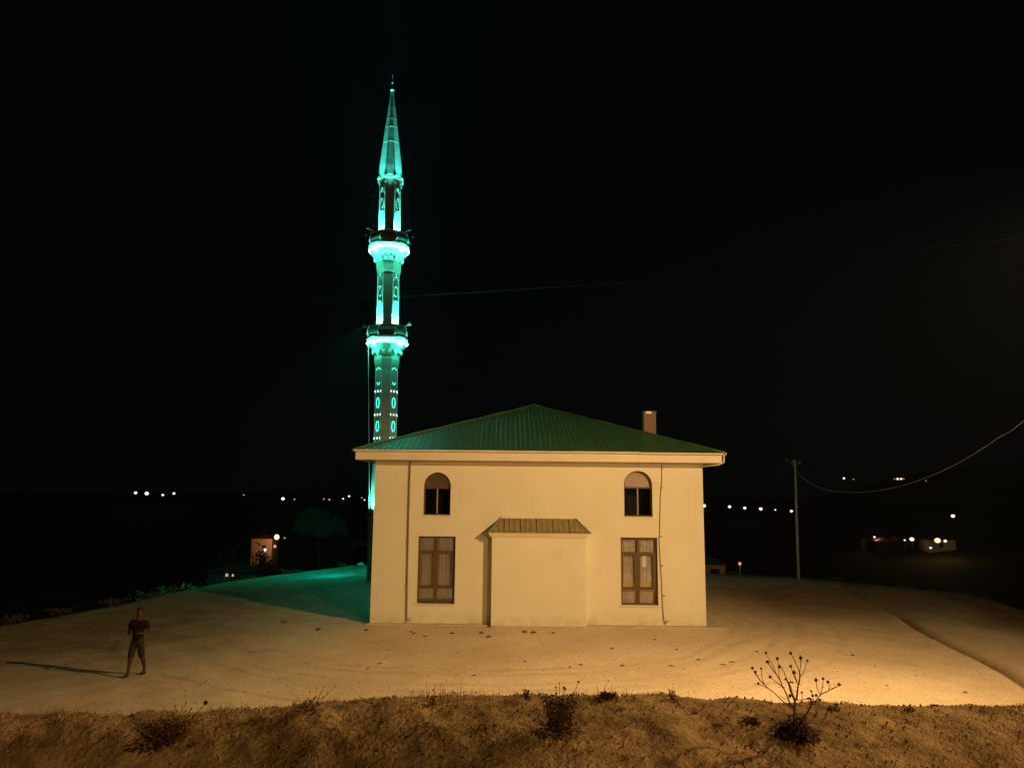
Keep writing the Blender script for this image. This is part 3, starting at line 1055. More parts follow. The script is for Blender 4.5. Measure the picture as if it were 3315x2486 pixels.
# floods on the upper gallery aimed at the cone
for k in range(4):
    a = rad(-45 + 90 * k)
    c = (1.75 * math.cos(a), 1.75 * math.sin(a), 20.5)
    MB().obox((c[0], c[1], c[2] - 0.08), (0.06, 0, 0), (0, 0.06, 0), (0, 0, 0.05)).build('floodlight_body', M['darkwire'], mina)
    MB().tube([(c[0] * 0.66, c[1] * 0.66, 20.36), (c[0] * 0.97, c[1] * 0.97, 20.38)], 0.02, 6).build('floodlight_arm', M['darkwire'], mina)
    lamp('cone_floodlight', 'SPOT', c, 17000, CYAN, mina, 0.05, (0.12 * math.cos(a), 0.12 * math.sin(a), 28.6), rad(15), 1.0)
for k in range(4):
    a = rad(-90 + 90 * k)
    c = (1.40 * math.cos(a), 1.40 * math.sin(a), 20.5)
    MB().obox((c[0], c[1], c[2] - 0.08), (0.05, 0, 0), (0, 0.05, 0), (0, 0, 0.05)).build('floodlight_body', M['darkwire'], mina)
    lamp('cone_floodlight', 'SPOT', c, 6000, CYAN, mina, 0.05, (0.30 * math.cos(a), 0.30 * math.sin(a), 27.8), rad(13), 0.8)
# spill of the gallery strips on yard and roof
for zb, pw in ((13.5, 110), (19.2, 130)):
    for k in range(4):
        a = rad(45 + 90 * k)
        lamp('gallery_light', 'POINT', (1.30 * math.cos(a), 1.30 * math.sin(a), zb + 0.05), pw, (0.04, 1.0, 0.62), mina, 0.12)
# flood added on the lower gallery to wash the yard and the tree behind it
MB().obox((-1.42, 0.5, 14.9), (0.1, 0, 0), (0, 0.12, 0), (0, 0, 0.08)).build('floodlight_body', M['darkwire'], mina)
MB().tube([(-1.05, 0.35, 14.72), (-1.36, 0.48, 14.84)], 0.02, 6).build('floodlight_arm', M['darkwire'], mina)
lamp('added_floodlight', 'SPOT', (-1.60, 0.55, 14.85), 5200, (0.0, 1.0, 0.66), mina, 0.06, (-10, 9, 0), rad(95), 1.0)
# ground flood at the base
MB().box(-1.52, -1.32, 0.9, 1.1, 1.95, 2.15).build('floodlight_body', M['darkwire'], mina)
MB().box(-1.32, -0.845, 0.75, 0.81, 2.0, 2.06).build('floodlight_arm', M['metal'], mina)
lamp('yard_floodlight', 'SPOT', (-1.6, 1.0, 2.05), 900, (0.0, 0.75, 1.0), mina, 0.05, (-9, 8, 0), rad(110), 1.0)
# thin cable hanging from the lower gallery
MB().tube([(-1.16, -0.15, 13.95), (-1.08, -0.3, 13.4), (-0.98, -0.4, 10.0), (-0.86, -0.45, 6.5), (-0.80, -0.5, 3.62)], 0.016, 5).build('hanging_cable', M['relief'], mina)


# ------------------------------------------------------------------ street lamp that lights the yard, and a fill lamp added behind the viewer (both off the frame)
def luminaire(light, aim, narrow):
    """street-light optics: throws most light along aim and is cut off above the horizontal"""
    d = light.data
    d.use_nodes = True
    N, L = d.node_tree.nodes, d.node_tree.links
    N.clear()
    tc = N.new('ShaderNodeTexCoord')
    a = Vector(aim).normalized()
    nr = N.new('ShaderNodeVectorMath')
    nr.operation = 'NORMALIZE'
    L.new(tc.outputs['Normal'], nr.inputs[0])
    dt = N.new('ShaderNodeVectorMath')
    dt.operation = 'DOT_PRODUCT'
    dt.inputs[1].default_value = a
    L.new(nr.outputs[0], dt.inputs[0])
    mr = N.new('ShaderNodeMapRange')
    mr.inputs['From Min'].default_value = -1
    mr.inputs['From Max'].default_value = 1
    L.new(dt.outputs['Value'], mr.inputs[0])
    pw = N.new('ShaderNodeMath')
    pw.operation = 'POWER'
    pw.inputs[1].default_value = narrow
    L.new(mr.outputs[0], pw.inputs[0])
    sp = N.new('ShaderNodeSeparateXYZ')
    L.new(nr.outputs[0], sp.inputs[0])
    ct = N.new('ShaderNodeMapRange')
    ct.interpolation_type = 'SMOOTHSTEP'
    ct.inputs['From Min'].default_value = 0.04
    ct.inputs['From Max'].default_value = -0.10
    L.new(sp.outputs[2], ct.inputs[0])
    ml = N.new('ShaderNodeMath')
    ml.operation = 'MULTIPLY'
    L.new(pw.outputs[0], ml.inputs[0])
    L.new(ct.outputs[0], ml.inputs[1])
    em = N.new('ShaderNodeEmission')
    L.new(ml.outputs[0], em.inputs['Strength'])
    out = N.new('ShaderNodeOutputLight')
    L.new(em.outputs[0], out.inputs['Surface'])


def street_lamp(pos, power, label, aim, narrow=4):
    x, y, z = pos
    gz = bhz(x, y) if y < 10 else ghz(x, y)
    root = tag(empty('street_lamp', (x, y, gz)), label, 'street lamp', 'sodium street lamps along the bank')
    ax = Vector((aim[0] - x, aim[1] - y, 0)).normalized()
    bx = Vector((x, y, 0)) - ax * 1.2
    org = (x, y, gz)
    MB().tube([(bx.x, bx.y, gz - 0.3), (bx.x, bx.y, z - 0.6)], [0.09, 0.06], 10).build('pole', M['metal'], root, org, True)
    MB().tube([(bx.x, bx.y, z - 0.6), (bx.x + ax.x * 0.3, bx.y + ax.y * 0.3, z - 0.1), (x, y, z + 0.12)], 0.03, 8).build('arm', M['metal'], root, org, True)
    t = Vector((-ax.y, ax.x, 0))
    c = Vector((x, y, z + 0.12))
    MB().obox(c, ax * 0.32, t * 0.13, Vector((0, 0, 0.05))).build('lamp_head', M['metal'], root, org)
    MB().obox(c - Vector((0, 0, 0.06)), ax * 0.2, t * 0.09, Vector((0, 0, 0.008))).build('lens', M['sodium'], root, org)
    l = lamp('sodium_light', 'POINT', (x, y, z), power, SODIUM, root, 0.10, org=org)
    luminaire(l, (aim[0] - x, aim[1] - y, aim[2] - z), narrow)
    return l


street_lamp(KEY_POS, KEY_POWER, 'sodium street lamp at the right end of the grassy bank', (-5, 21, 0), 3.6)
street_lamp(FILL_POS, FILL_POWER, 'sodium fill lamp added unseen behind the viewer', (0, 30, 3), 3)


# ------------------------------------------------------------------ utility poles and wires
def utility_pole(x, y, h, label, lean=0.0):
    gz = ghz(x, y)
    root = tag(empty('utility_pole', (x, y, gz)), label, 'utility pole', 'utility poles on the right of the yard')
    MB().tube([(0, 0, -0.4), (lean * 0.5, 0, h * 0.5), (lean, 0, h)], [0.09, 0.08, 0.065], 10).build('pole', M['pole'], root, smooth=True)
    MB().obox((lean - 0.1, 0, h - 0.15), Vector((0.45, 0, -0.12)), (0, 0.03, 0), (0, 0, 0.03)).build('cross_arm', M['darkwire'], root)
    for u in (-0.5, -0.1, 0.3):
        MB().ring([(0.03, h - 0.14 - u * 0.2), (0.045, h - 0.08 - u * 0.2), (0.02, h - u * 0.2)], 8, 0, False, lean + u, 0).build('insulator', M['pole'], root)
    return root


utility_pole(17.36, 46.75, 7.15, 'pale concrete utility pole at the far right edge of the yard', 0.10)
utility_pole(18.6, 21.8, 10.6, 'taller utility pole outside the picture beyond the ditch', 0.1)


def wire(name, pts, label, r=0.02, mt=None):
    c = bpy.data.curves.new(name, 'CURVE')
    pts = [Vector(p) for p in pts]
    o = MB().tube([p - pts[0] for p in pts], r, 5).build(name, mt or M['cable'])
    o.location = pts[0]
    return tag(o, label, 'cable')


def catmull(P, n=8):
    P = [Vector(p) for p in P]
    P = [P[0] * 2 - P[1]] + P + [P[-1] * 2 - P[-2]]
    out = []
    for i in range(1, len(P) - 2):
        for k in range(n):
            t = k / n
            a, b, c, d = P[i - 1], P[i], P[i + 1], P[i + 2]
            out.append(0.5 * ((2 * b) + (c - a) * t + (2 * a - 5 * b + 4 * c - d) * t * t + (3 * b - a - 3 * c + d) * t ** 3))
    out.append(P[-2])
    return out


main = [(17.24, 46.75, 7.0), (17.33, 46.06, 6.37), (17.41, 44.52, 5.79), (17.53, 42.26, 5.30), (17.67, 39.53, 5.18), (17.8, 37.11, 5.26), (17.91, 34.96, 5.47), (18.01, 33.02, 5.81),
        (18.11, 31.27, 6.21), (18.19, 29.67, 6.70), (18.27, 28.21, 7.23), (18.33, 26.96, 7.69), (18.6, 21.8, 10.3)]
wire('sagging_cable', catmull(main, 4), 'thick sagging cable from the far utility pole rising to the right', 0.014)
up = [(4.0, 40, 16.18 - 5.5), (9, 43, 9.0), (17.0, 46.75, 7.0)]
hi = [(-60, 74, 26.0), (-20, 58, 20.0), (4.0, 50, 18.95), (14.16, 46, 19.0), (20.98, 42, 18.9), (28.11, 38, 18.65), (46, 30, 19.5)]
wire('overhead_wire', catmull(hi, 8), 'faint high power line crossing the dark sky above the mosque', 0.0055, M['cable'])
wire('service_wire', catmull([(7.49, 42.3, 3.2), (10.85, 43.0, 3.95), (12.6, 44.0, 4.45), (17.3, 46.75, 6.75)], 6), 'thin service wire from the far utility pole to the mosque', 0.007, M['darkwire'])


# ------------------------------------------------------------------ lights of the far villages
def cam_ray(px, py):
    v = F_ + R_ * ((px - 1657.5) / 2450) - U_ * ((py - 1243) / 2450)
    return v / v.y


def stand_at(px, py, hp, y0=120):
    """nearest spot along this bearing where a post of height hp on the terrain reaches the line of sight"""
    v = cam_ray(px, py)
    y = y0
    while y < 1400:
        x, z = v.x * y, CAM_H + v.z * y
        g = ghz(x, y)
        if g + hp >= z:
            return x, y, g, z
        y += 6
    return x, y, g, z


def far_lamp(px, py, size, matname, label, group, hp=7.0, y0=120, glow=0):
    size = size * 0.84
    x, y, g, z = stand_at(px, py, hp, y0)
    root = tag(empty('distant_lamp', (x, y, g)), label, 'street lamp', group)
    h = z - g
    MB().tube([(0, 0.0, -0.5), (0, 0.0, h - 0.1)], [0.07, 0.05], 5).build('pole', M['darkwire'], root)
    r = size * y / 757 * 0.5  # ball swollen to take in the lamp's glare
    MB().ball((0, 0, h), r, 10, 7, (1.0, 1.0, 0.85)).build('lamp_glow', M[matname], root, smooth=True)
    if glow:
        lamp('lamp_light', 'POINT', (0, -r - 0.3, h), glow, (1.0, 0.6, 0.3), root, 0.3)
    return root


GL = 'far lamps along the left ridge'
for px, py, sz, mt_, lab in (
        (439, 1595, 3.6, 'lampwarm', 'leftmost of the four far lamps on the dark left ridge'),
        (475, 1597, 4.4, 'lampwhite', 'brightest of the four far lamps on the dark left ridge'),
        (527, 1602, 2.8, 'lampwhite', 'lowest and third of the four far lamps on the dark left ridge'),
        (563, 1597, 3.0, 'lampwhite', 'rightmost of the four far lamps on the dark left ridge'),
        (789, 1602, 1.9, 'lampdim', 'tiny lone far lamp between the four ridge lamps and the tree'),
        (916, 1614, 4.0, 'lampwhite', 'bright white far lamp above the dark tree crown'),
        (953, 1616, 2.2, 'lampdim', 'dim far lamp just beside the bright one above the tree'),
        (1048, 1615, 2.2, 'lampdim', 'left dim lamp of the faint yellowish pair behind the tree'),
        (1066, 1617, 2.6, 'lampdim', 'right dim lamp of the faint yellowish pair behind the tree'),
        (1111, 1614, 2.0, 'lampwhite', 'lower of the two close white lamps left of the minaret foot'),
        (1130, 1606, 2.3, 'lampwhite', 'upper of the two close white lamps left of the minaret foot'),
        (1171, 1611, 1.8, 'lampdim', 'dim far lamp nearest the minaret foot'),
        (1180, 1618, 1.6, 'lampwhite', 'tiny white far lamp almost touching the minaret foot')):
    far_lamp(px, py, sz, mt_, lab, GL)
GR = 'far lamps right of the mosque'
for px, py, sz, mt_, lab in (
        (2279, 1637, 4.6, 'lampwarm', 'far lamp touching the right wall of the mosque'),
        (2362, 1640, 3.6, 'lampwhite', 'second lamp of the row between mosque and utility pole'),
        (2411, 1644, 3.4, 'lampwhite', 'third lamp of the row between mosque and utility pole'),
        (2463, 1647, 4.0, 'lampwarm', 'large fourth lamp of the row between mosque and utility pole'),
        (2510, 1650, 1.8, 'lampwhite', 'tiny lamp in the row left of the utility pole'),
        (2562, 1654, 3.2, 'lampwhite', 'last lamp of the row beside the utility pole'),
        (2732, 1548, 2.4, 'lampwhite', 'small lamp high on the hill right of the utility pole'),
        (2763, 1551, 1.7, 'lampdim', 'faint lamp high on the hill right of the small white one'),
        (2998, 1556, 1.4, 'lampdim', 'faint lamp on the hilltop right of the wide light'),
        (3085, 1670, 4.2, 'lampwhite', 'lone white lamp above the right village')):
    far_lamp(px, py, sz, mt_, lab, GR)
for px, sz in ((2896, 1.6), (2906, 2.8), (2917, 2.6), (2926, 1.7)):
    far_lamp(px, 1550, sz, 'lampwarm' if sz > 2 else 'lampdim', 'one of the four merging lamps on the hilltop right of the utility pole', 'merging hilltop lamps')
GV = 'lamps of the right village'
for px, py, sz, mt_, lab, gw in (
        (2831, 1738, 2.4, 'lampwhite', 'leftmost lamp of the right village', 260),
        (2929, 1748, 2.2, 'lampwarm', 'small warm lamp beside the round glow in the right village', 0),
        (2952, 1745, 5.0, 'lampwarm', 'rounded warm lamp in the middle of the right village', 300),
        (3035, 1749, 6.6, 'lampwarm', 'largest and brightest lamp of the right village', 500),
        (3060, 1751, 3.6, 'lampwarm', 'warm lamp close right of the brightest village lamp', 300),
        (3013, 1773, 2.8, 'lampblue', 'cold blue lamp below the brightest village lamp', 0)):
    far_lamp(px, py, sz, mt_, lab, GV, 6.0, 120, gw)


M['dimwall'] = mat('dim_village_wall', (0.05, 0.035, 0.022), 0.95)  # night dimness put into a darker copy of the house wall colour


def simple_house(x0, x1, y0, y1, z0, zw, zr, label, wins=(), roofm='houseroof', wallm='house', name='village_house'):
    root = tag(empty(name, (x0, y0, z0)), label, 'house')
    org = (x0, y0, z0)
    MB().box(x0, x1, y0, y1, z0 - 2, zw).build('wall', M[wallm], root, org)
    o = 0.35
    MB().add([(x0 - o, y0 - o, zw + 0.02), (x1 + o, y0 - o, zw + 0.02), (x1 + o, y1 + o, zw + 0.02), (x0 - o, y1 + o, zw + 0.02),
              (x0 + (y1 - y0) / 2, (y0 + y1) / 2, zr), (x1 - (y1 - y0) / 2, (y0 + y1) / 2, zr)],
             [(0, 1, 5, 4), (1, 2, 5), (2, 3, 4, 5), (3, 0, 4), (3, 2, 1, 0)]).build('roof', M[roofm], root, org)
    for (wx0, wx1, wz0, wz1, lit) in wins:
        fr = MB().box(wx0 - 0.08, wx1 + 0.08, y0 - 0.06, y0 - 0.002, wz0 - 0.08, wz1 + 0.08).build('window', M['frame'], root, org)
        MB().box(wx0, wx1, y0 - 0.075, y0 - 0.062, wz0, wz1).build('pane', M['winlit'] if lit else M['dark'], fr, org)
    return root


# lamplit house in the valley on the left
g = ghz(-48.4, 150)
simple_house(-50.3, -46.3, 150, 154, g, -4.1, -3.2, 'small orange house in the left valley lit by a bright lamp at its corner',
             [(-48.0, -47.5, -6.1, -5.4, False)])
for px, py, sz, mt_, lab, gw in ((896, 1738, 5.2, 'lampwarm', 'bright warm lamp at the corner of the left valley house', 260), (858, 1780, 3.2, 'lampblue', 'cold bluish lamp in front of the left valley house', 25), (890, 1768, 3.0, 'lamppink', 'pinkish lamp under the bright one by the left valley house', 60), (921, 1741, 1.8, 'lampdim', 'small dim lamp right of the bright valley lamp', 0)):
    v = cam_ray(px, py)
    y = 146.5
    x, z = v.x * y, CAM_H + v.z * y
    gz = ghz(x, y)
    root = tag(empty('yard_lamp', (x, y, gz)), lab, 'lamp', 'lamps round the left valley house')
    MB().tube([(0, 0, -0.5), (0, 0, z - gz)], 0.04, 6).build('pole', M['darkwire'], root)
    MB().ball((0, 0, z - gz), sz * y / 757 * 0.5, 8, 6).build('lamp_glow', M[mt_], root, smooth=True)  # ball size includes the glare
    if gw:
        lamp('lamp_light', 'POINT', (-1.2, 0.6, z - gz - 0.3), gw, (1.0, 0.42, 0.14), root, 0.2)
g = ghz(-25.5, 72)
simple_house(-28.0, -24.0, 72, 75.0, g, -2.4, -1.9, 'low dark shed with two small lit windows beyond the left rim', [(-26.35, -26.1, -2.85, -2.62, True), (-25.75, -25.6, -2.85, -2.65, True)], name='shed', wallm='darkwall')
# right side: low green-roofed house and village houses
g = ghz(20, 86)
simple_house(12.0, 23.6, 85.0, 93.0, g, -2.5, -0.35, 'low green-roofed house beyond the yard right of the mosque', [(19.5, 20.6, -3.9, -3.0, False), (22.0, 22.9, -3.9, -3.0, False)], 'roof')
x, y = 25.05, 84.5
g = ghz(x, y)
t_ = tag(empty('yard_lamp', (x, y, g)), 'small pinkish lamp at the right end of the green-roofed house', 'lamp')
MB().tube([(0, 0, -0.3), (0, 0, -2.35 - g)], 0.05, 6).build('pole', M['metal'], t_)
MB().ball((0, 0, -2.3 - g), 0.17, 8, 6).build('lamp_glow', M['lamppink'], t_, smooth=True)
lamp('lamp_light', 'POINT', (-0.1, -0.4, -2.3 - g), 12, (1.0, 0.35, 0.25), t_, 0.1)
for px, wd, lab in ((2838, 6, 'leftmost house of the right village'), (2893, 6, 'dim house between the two left lamps of the right village'), (2955, 6, 'house under the rounded warm lamp of the right village'), (3075, 8, 'lit house at the right end of the right village')):
    xx, yy, gg, zz = stand_at(px, 1752, 4.5)
    yy += 4
    gg = ghz(xx, yy)
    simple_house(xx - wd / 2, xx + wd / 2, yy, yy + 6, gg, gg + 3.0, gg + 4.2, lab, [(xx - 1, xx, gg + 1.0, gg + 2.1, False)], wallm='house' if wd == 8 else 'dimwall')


# ------------------------------------------------------------------ tree, scrub
def leaf_cloud(mb, pts, size):
    for p in pts:
        p = Vector(p)
        d = Vector((random.gauss(0, 1), random.gauss(0, 1), random.gauss(0, 1))).normalized()
        e = d.cross(Vector((random.gauss(0, 1), random.gauss(0, 1), random.gauss(0, 1)))).normalized()
        s_ = size * random.uniform(0.6, 1.3)
        mb.add([p - d * s_, p + e * s_ * 0.45, p + d * s_, p - e * s_ * 0.45], [(0, 1, 2, 3)])


gz = ghz(-18.6, 75)
tree = tag(empty('tree', (-18.6, 75, gz)), 'dark round-crowned tree beyond the left rim of the yard tinted green', 'tree')
top = 0.9 - gz
MB().tube([(0, 0, -0.3), (0.1, 0, top * 0.4), (0.0, 0.1, top * 0.8), (-0.3, 0, top + 0.8)], [0.22, 0.17, 0.13, 0.06], 8).build('trunk', M['bark'], tree, smooth=True)
for i in range(7):
    a = i * 0.9
    MB().tube([(0, 0.05, top * 0.72 + i * 0.1), (0.7 * math.cos(a), 0.7 * math.sin(a), top + 0.2), (1.6 * math.cos(a), 1.4 * math.sin(a), top + 0.9)], [0.08, 0.05, 0.02], 6).build('limb', M['bark'], tree, smooth=True)
pts = []
blobs = [(-1.1, 0, 1.4, 1.25), (-0.2, -0.3, 1.7, 1.15), (0.8, 0.2, 1.1, 1.2), (1.7, -0.1, 0.75, 0.95), (-0.5, 0.7, 0.8, 1.2), (0.3, -0.9, 0.6, 1.1), (-1.6, -0.3, 0.7, 0.9), (2.0, 0.4, 0.3, 0.6)]
for _ in range(5200):
    bx, by, bz, br = random.choice(blobs)
    d = Vector((random.gauss(0, 1), random.gauss(0, 1), random.gauss(0, 1))).normalized() * br * random.uniform(0.55, 1.05)
    pts.append((bx + d.x, by + d.y, top + bz + d.z * 0.85))
mb = MB()
leaf_cloud(mb, pts, 0.13)
mb.build('crown', M['leaf'], tree)


def bush(x, y, z, w_, h_, label, group, n=160, leaf=0.06, mtl='scrub', name='bush', cat='bush'):
    root = tag(empty(name, (x, y, z)), label, cat, group)
    st = MB()
    pts = []
    for i in range(9):
        a = random.uniform(0, 6.28)
        q = random.uniform(0.2, 1)
        tip = (w_ / 2 * q * math.cos(a), w_ / 2 * q * math.sin(a), h_ * random.uniform(0.6, 1))
        st.tube([(0, 0, -0.05), (tip[0] * 0.4, tip[1] * 0.4, tip[2] * 0.55), tip], [0.02, 0.014, 0.006], 4)
        for k in range(n // 9):
            f = random.uniform(0.35, 1.0)
            pts.append((tip[0] * f + random.gauss(0, w_ * 0.1), tip[1] * f + random.gauss(0, w_ * 0.1), max(0.02, tip[2] * f + random.gauss(0, h_ * 0.1))))
    st.build('stem', M['bark'], root)
    mb = MB()
    leaf_cloud(mb, pts, leaf)
    mb.build('foliage', M[mtl], root)
    return root


rim = [(-20.6, 22.5), (-19.3, 25.7), (-18.4, 28.7), (-17.6, 31.2), (-16.9, 33.8), (-16.5, 36.6), (-16.6, 39.4), (-15.8, 42.3), (-14.9, 45.2), (-13.4, 48.6), (-11.2, 53.4)]
where = ['at the left frame edge', 'behind the standing person', 'just past the standing person', 'third past the standing person', 'before the warm and green ground meet', 'where warm and green ground meet', 'at the tip of the green-lit ground', 'on the near rim of the green ground', 'on the middle rim of the green ground', 'below the left valley house', 'at the far rim near the minaret']
for i, (x, y) in enumerate(rim):
    w_ = random.uniform(0.8, 2.0)
    bush(x - 0.3, y, ghz(x - 0.3, y) - 0.02, w_, random.uniform(0.16, 0.42), 'low dry scrub on the left rim ' + where[i], 'scrub along the left rim', 200, 0.07)
for i, (x, y, lb) in enumerate(((9.6, 51.8, 'behind the mosque right wall'), (14.2, 50.0, 'left of the utility pole'), (19.6, 46.6, 'just right of the utility pole'), (22.3, 43.5, 'second right of the utility pole'), (24.0, 39.5, 'where the right rim turns toward the viewer'), (22.6, 33.4, 'at the right frame edge'))):
    bush(x, y, ghz(x, y) - 0.02, random.uniform(0.9, 1.6), random.uniform(0.25, 0.45), 'low dry scrub on the right rim ' + lb, 'scrub along the right rim', 160, 0.06)
for i in range(9):
    x, y = random.uniform(-34, -19), random.uniform(52, 72)
    bush(x, y, ghz(x, y), random.uniform(1.5, 2.6), random.uniform(1.4, 2.6), 'dark bush on the slope below the left rim ' + ('nearest the shed', 'second nearest the shed', 'in front of the valley house', 'low beside the tree', 'furthest left', 'highest on the slope', 'lowest on the slope', 'between shed and tree', 'just left of the tree trunk')[i], 'bushes on the left slope', 420, 0.13, 'leaf')


# ------------------------------------------------------------------ clods, stones and twigs lying on the yard
def rock_mesh(sx, sy, sz, seed):
    rnd = random.Random(seed)
    mb = MB()
    mb.ball((0, 0, 0), 1, 7, 4)
    mb.v = [(x * sx * rnd.uniform(0.75, 1.15), y * sy * rnd.uniform(0.75, 1.15), z * sz * rnd.uniform(0.7, 1.1)) for x, y, z in mb.v]
    return mb


rocks = [rock_mesh(0.09, 0.06, 0.035, k).build('clod', M['clod']).data for k in range(3)]
for o in list(COL.objects):
    if o.name.startswith('clod'):
        bpy.data.objects.remove(o)


def clod(x, y, s_, label, group, z=None, name='clod', cat='clod'):
    o = bpy.data.objects.new(name, random.choice(rocks))
    z = ghz(x, y) if z is None else z
    o.location = (x, y, z + 0.01 * s_)
    o.rotation_euler = (0, 0, random.uniform(0, 6.28))
    o.scale = (s_, s_, s_)
    link(o)
    return tag(o, label, cat, group)


def g0(px, py):
    v = F_ + R_ * ((px - 1657.5) / 2450) - U_ * ((py - 1243) / 2450)
    t = -CAM_H / v.z
    return v.x * t, v.y * t


for px, py, s_, lb in ((1558, 2048, 1.3, 'brown clod just left of the foot of the projecting bay'), (1582, 2062, 1.5, 'larger brown clod in front of the left corner of the projecting bay'), (1465, 2048, 1.1, 'small clod below the right edge of the left lower window'), (1698, 2048, 1.4, 'left one of two clods lying close together before the projecting bay'),
                       (1727, 2048, 1.5, 'right one of two clods lying close together before the projecting bay'), (1790, 2050, 1.0, 'small clod before the middle of the projecting bay'), (1340, 2052, 1.0, 'lower one of the two clods at the downpipe foot'), (1185, 2040, 1.2, 'clod at the left front corner of the mosque'),
                       (1030, 2036, 1.6, 'dark clod on the yard left of the mosque corner'), (920, 2014, 2.0, 'largest dark clod on the yard left of the mosque'), (1330, 2045, 1.0, 'upper one of the two clods at the downpipe foot'), (1375, 2060, .9, 'thin clod below the left edge of the left lower window')):
    clod(*g0(px, py), s_, lb, 'clods near the wall foot')
for px, py, s_ in ((2015, 2152, .9), (1880, 2152, .8), (1845, 2160, .7), (1700, 2140, .6), (2260, 2135, .8), (2190, 2100, .7), (1980, 2100, .8), (2450, 2110, .8), (2760, 2120, .9), (3125, 2240, .8), (1230, 2150, .8), (1190, 2165, .7), (1535, 2185, .6), (2120, 2070, .7)):
    clod(*g0(px, py), s_, 'small crumb of earth lying on the open yard', 'crumbs on the yard')
for px, py, lab in ((2172, 2156, 'leftmost dark twig on the bright ground'), (2341, 2153, 'middle dark twig on the bright ground'), (2369, 2144, 'rightmost dark twig on the bright ground')):
    x, y = g0(px, py)
    z = ghz(x, y)
    o = MB().tube([(-0.10, 0, 0.012), (-0.02, 0.012, 0.03), (0.05, -0.01, 0.02), (0.11, 0.01, 0.015)], [0.008, 0.014, 0.012, 0.006], 6).build('twig', M['clod'])
    o.location = (x, y, z)
    tag(o, lab, 'twig', 'twigs on the bright ground')
for px, py, lab in ((1168, 1828, 'pale stone on the green-lit rim nearest the minaret'), (1052, 1830, 'pale stone on the green-lit rim further from the minaret')):
    x, y = g0(px, py)
    o = rock_mesh(0.28, 0.2, 0.16, px).build('stone', M['concrete'])
    o.location = (x, y, ghz(x, y) + 0.04)
    tag(o, lab, 'stone')

for x, y, w_, h_, lb in ((-46.9, 141, 6.5, 3.2, 'wide dark bush hiding the foot of the left valley house'), (-44.2, 140, 4.0, 3.6, 'dark bush at the right foot of the left valley house'), (-52.5, 140, 5.0, 2.6, 'dark bush left of the left valley house')):
    bush(x, y, ghz(x, y), w_, (-6.0 if x > -50 else -6.6) - ghz(x, y), lb, 'bushes before the left valley house', 1100, 0.4, 'leaf')
# loose gravel of the yard, one mass
rg = random.Random(11)
mb = MB()
for _ in range(5200):
    y = 15.5 + 22 * rg.random() ** 1.6
    x = rg.uniform(-0.72, 0.72) * y
    if WX0 - 0.3 < x < WX1 + 0.7 and y > WY0 - 0.5:
        continue
    z = ghz(x, y) if False else float(0.012 * wav(x, y, 1.0) + 0.01 * wav(x, y, 3.1))
    if abs(x - (14.04 + (y - 21.56) * 0.2155)) < 2.2:
        continue
    r = rg.uniform(0.008, 0.028) * (1 if rg.random() < 0.93 else 1.7)
    a = rg.uniform(0, 3.14)
    c, s_ = math.cos(a) * r, math.sin(a) * r
    k = rg.uniform(0.5, 0.9)
    mb.add([(x + c, y + s_, z), (x - s_ * k, y + c * k, z), (x - c, y - s_, z), (x + s_ * k, y - c * k, z), (x + c * .2, y, z + r * rg.uniform(0.5, 0.9))],
           [(0, 1, 4), (1, 2, 4), (2, 3, 4), (3, 0, 4)])
tag(mb.build('gravel', mat('yard_gravel', (0.42, 0.34, 0.25), 0.95, (0.16, 0.11, 0.07), 6)), 'loose gravel and crumbs strewn over the yard', 'gravel', kind='stuff')

# ------------------------------------------------------------------ dry grass on the bank
rng = np.random.default_rng(5)


def grass(n, xr, yr, h0, h1, name, label, mtl, keep=None):
    x = rng.uniform(*xr, n)
    y = rng.uniform(*yr, n)
    dens = 0.5 + 0.5 * wav(x, y, 1.9) + 0.35 * wav(x + 7, y, 5.0)
    ok = rng.uniform(-0.6, 1.3, n) < dens
    if keep is not None:
        ok &= keep(x, y)
    x, y = x[ok], y[ok]
    n = len(x)
    z = z_bank(x, y)
    h = rng.uniform(h0, h1, n) * (0.6 + 0.5 * rng.random(n)) * (0.75 + 0.35 * np.clip(wav(x, y, 3.0), -1, 1))
    a = rng.uniform(0, 2 * np.pi, n)
    ln = rng.uniform(0.2, 1.1, n) * h
    b = rng.uniform(0, 2 * np.pi, n)
    w_ = rng.uniform(0.0012, 0.0028, n)
    dx, dy = np.cos(a) * w_, np.sin(a) * w_
    lx, ly = np.cos(b) * ln, np.sin(b) * ln
    v = np.empty((n, 5, 3))
    v[:, 0] = np.stack([x - dx, y - dy, z - 0.005], -1)
    v[:, 1] = np.stack([x + dx, y + dy, z - 0.005], -1)
    v[:, 2] = np.stack([x + dx * .8 + lx * .35, y + dy * .8 + ly * .35, z + h * .6], -1)
    v[:, 3] = np.stack([x - dx * .8 + lx * .35, y - dy * .8 + ly * .35, z + h * .6], -1)
    v[:, 4] = np.stack([x + lx, y + ly, z + h], -1)
    i0 = (np.arange(n) * 5)[:, None]
    quads = (i0 + np.array([0, 1, 2, 3])).ravel()
    tri = (i0 + np.array([3, 2, 4])).ravel()
    me = bpy.data.meshes.new(name)
    me.vertices.add(n * 5)
    me.vertices.foreach_set('co', v.ravel())
    me.loops.add(n * 7)
    me.loops.foreach_set('vertex_index', np.concatenate([quads, tri]))
    me.polygons.add(n * 2)
    me.polygons.foreach_set('loop_start', np.concatenate([np.arange(n) * 4, n * 4 + np.arange(n) * 3]))
    me.polygons.foreach_set('loop_total', np.concatenate([np.full(n, 4), np.full(n, 3)]))
    me.materials.append(mtl)
    me.update(calc_edges=True)
    o = link(bpy.data.objects.new(name, me))
    return tag(o, label, 'grass', kind='stuff')


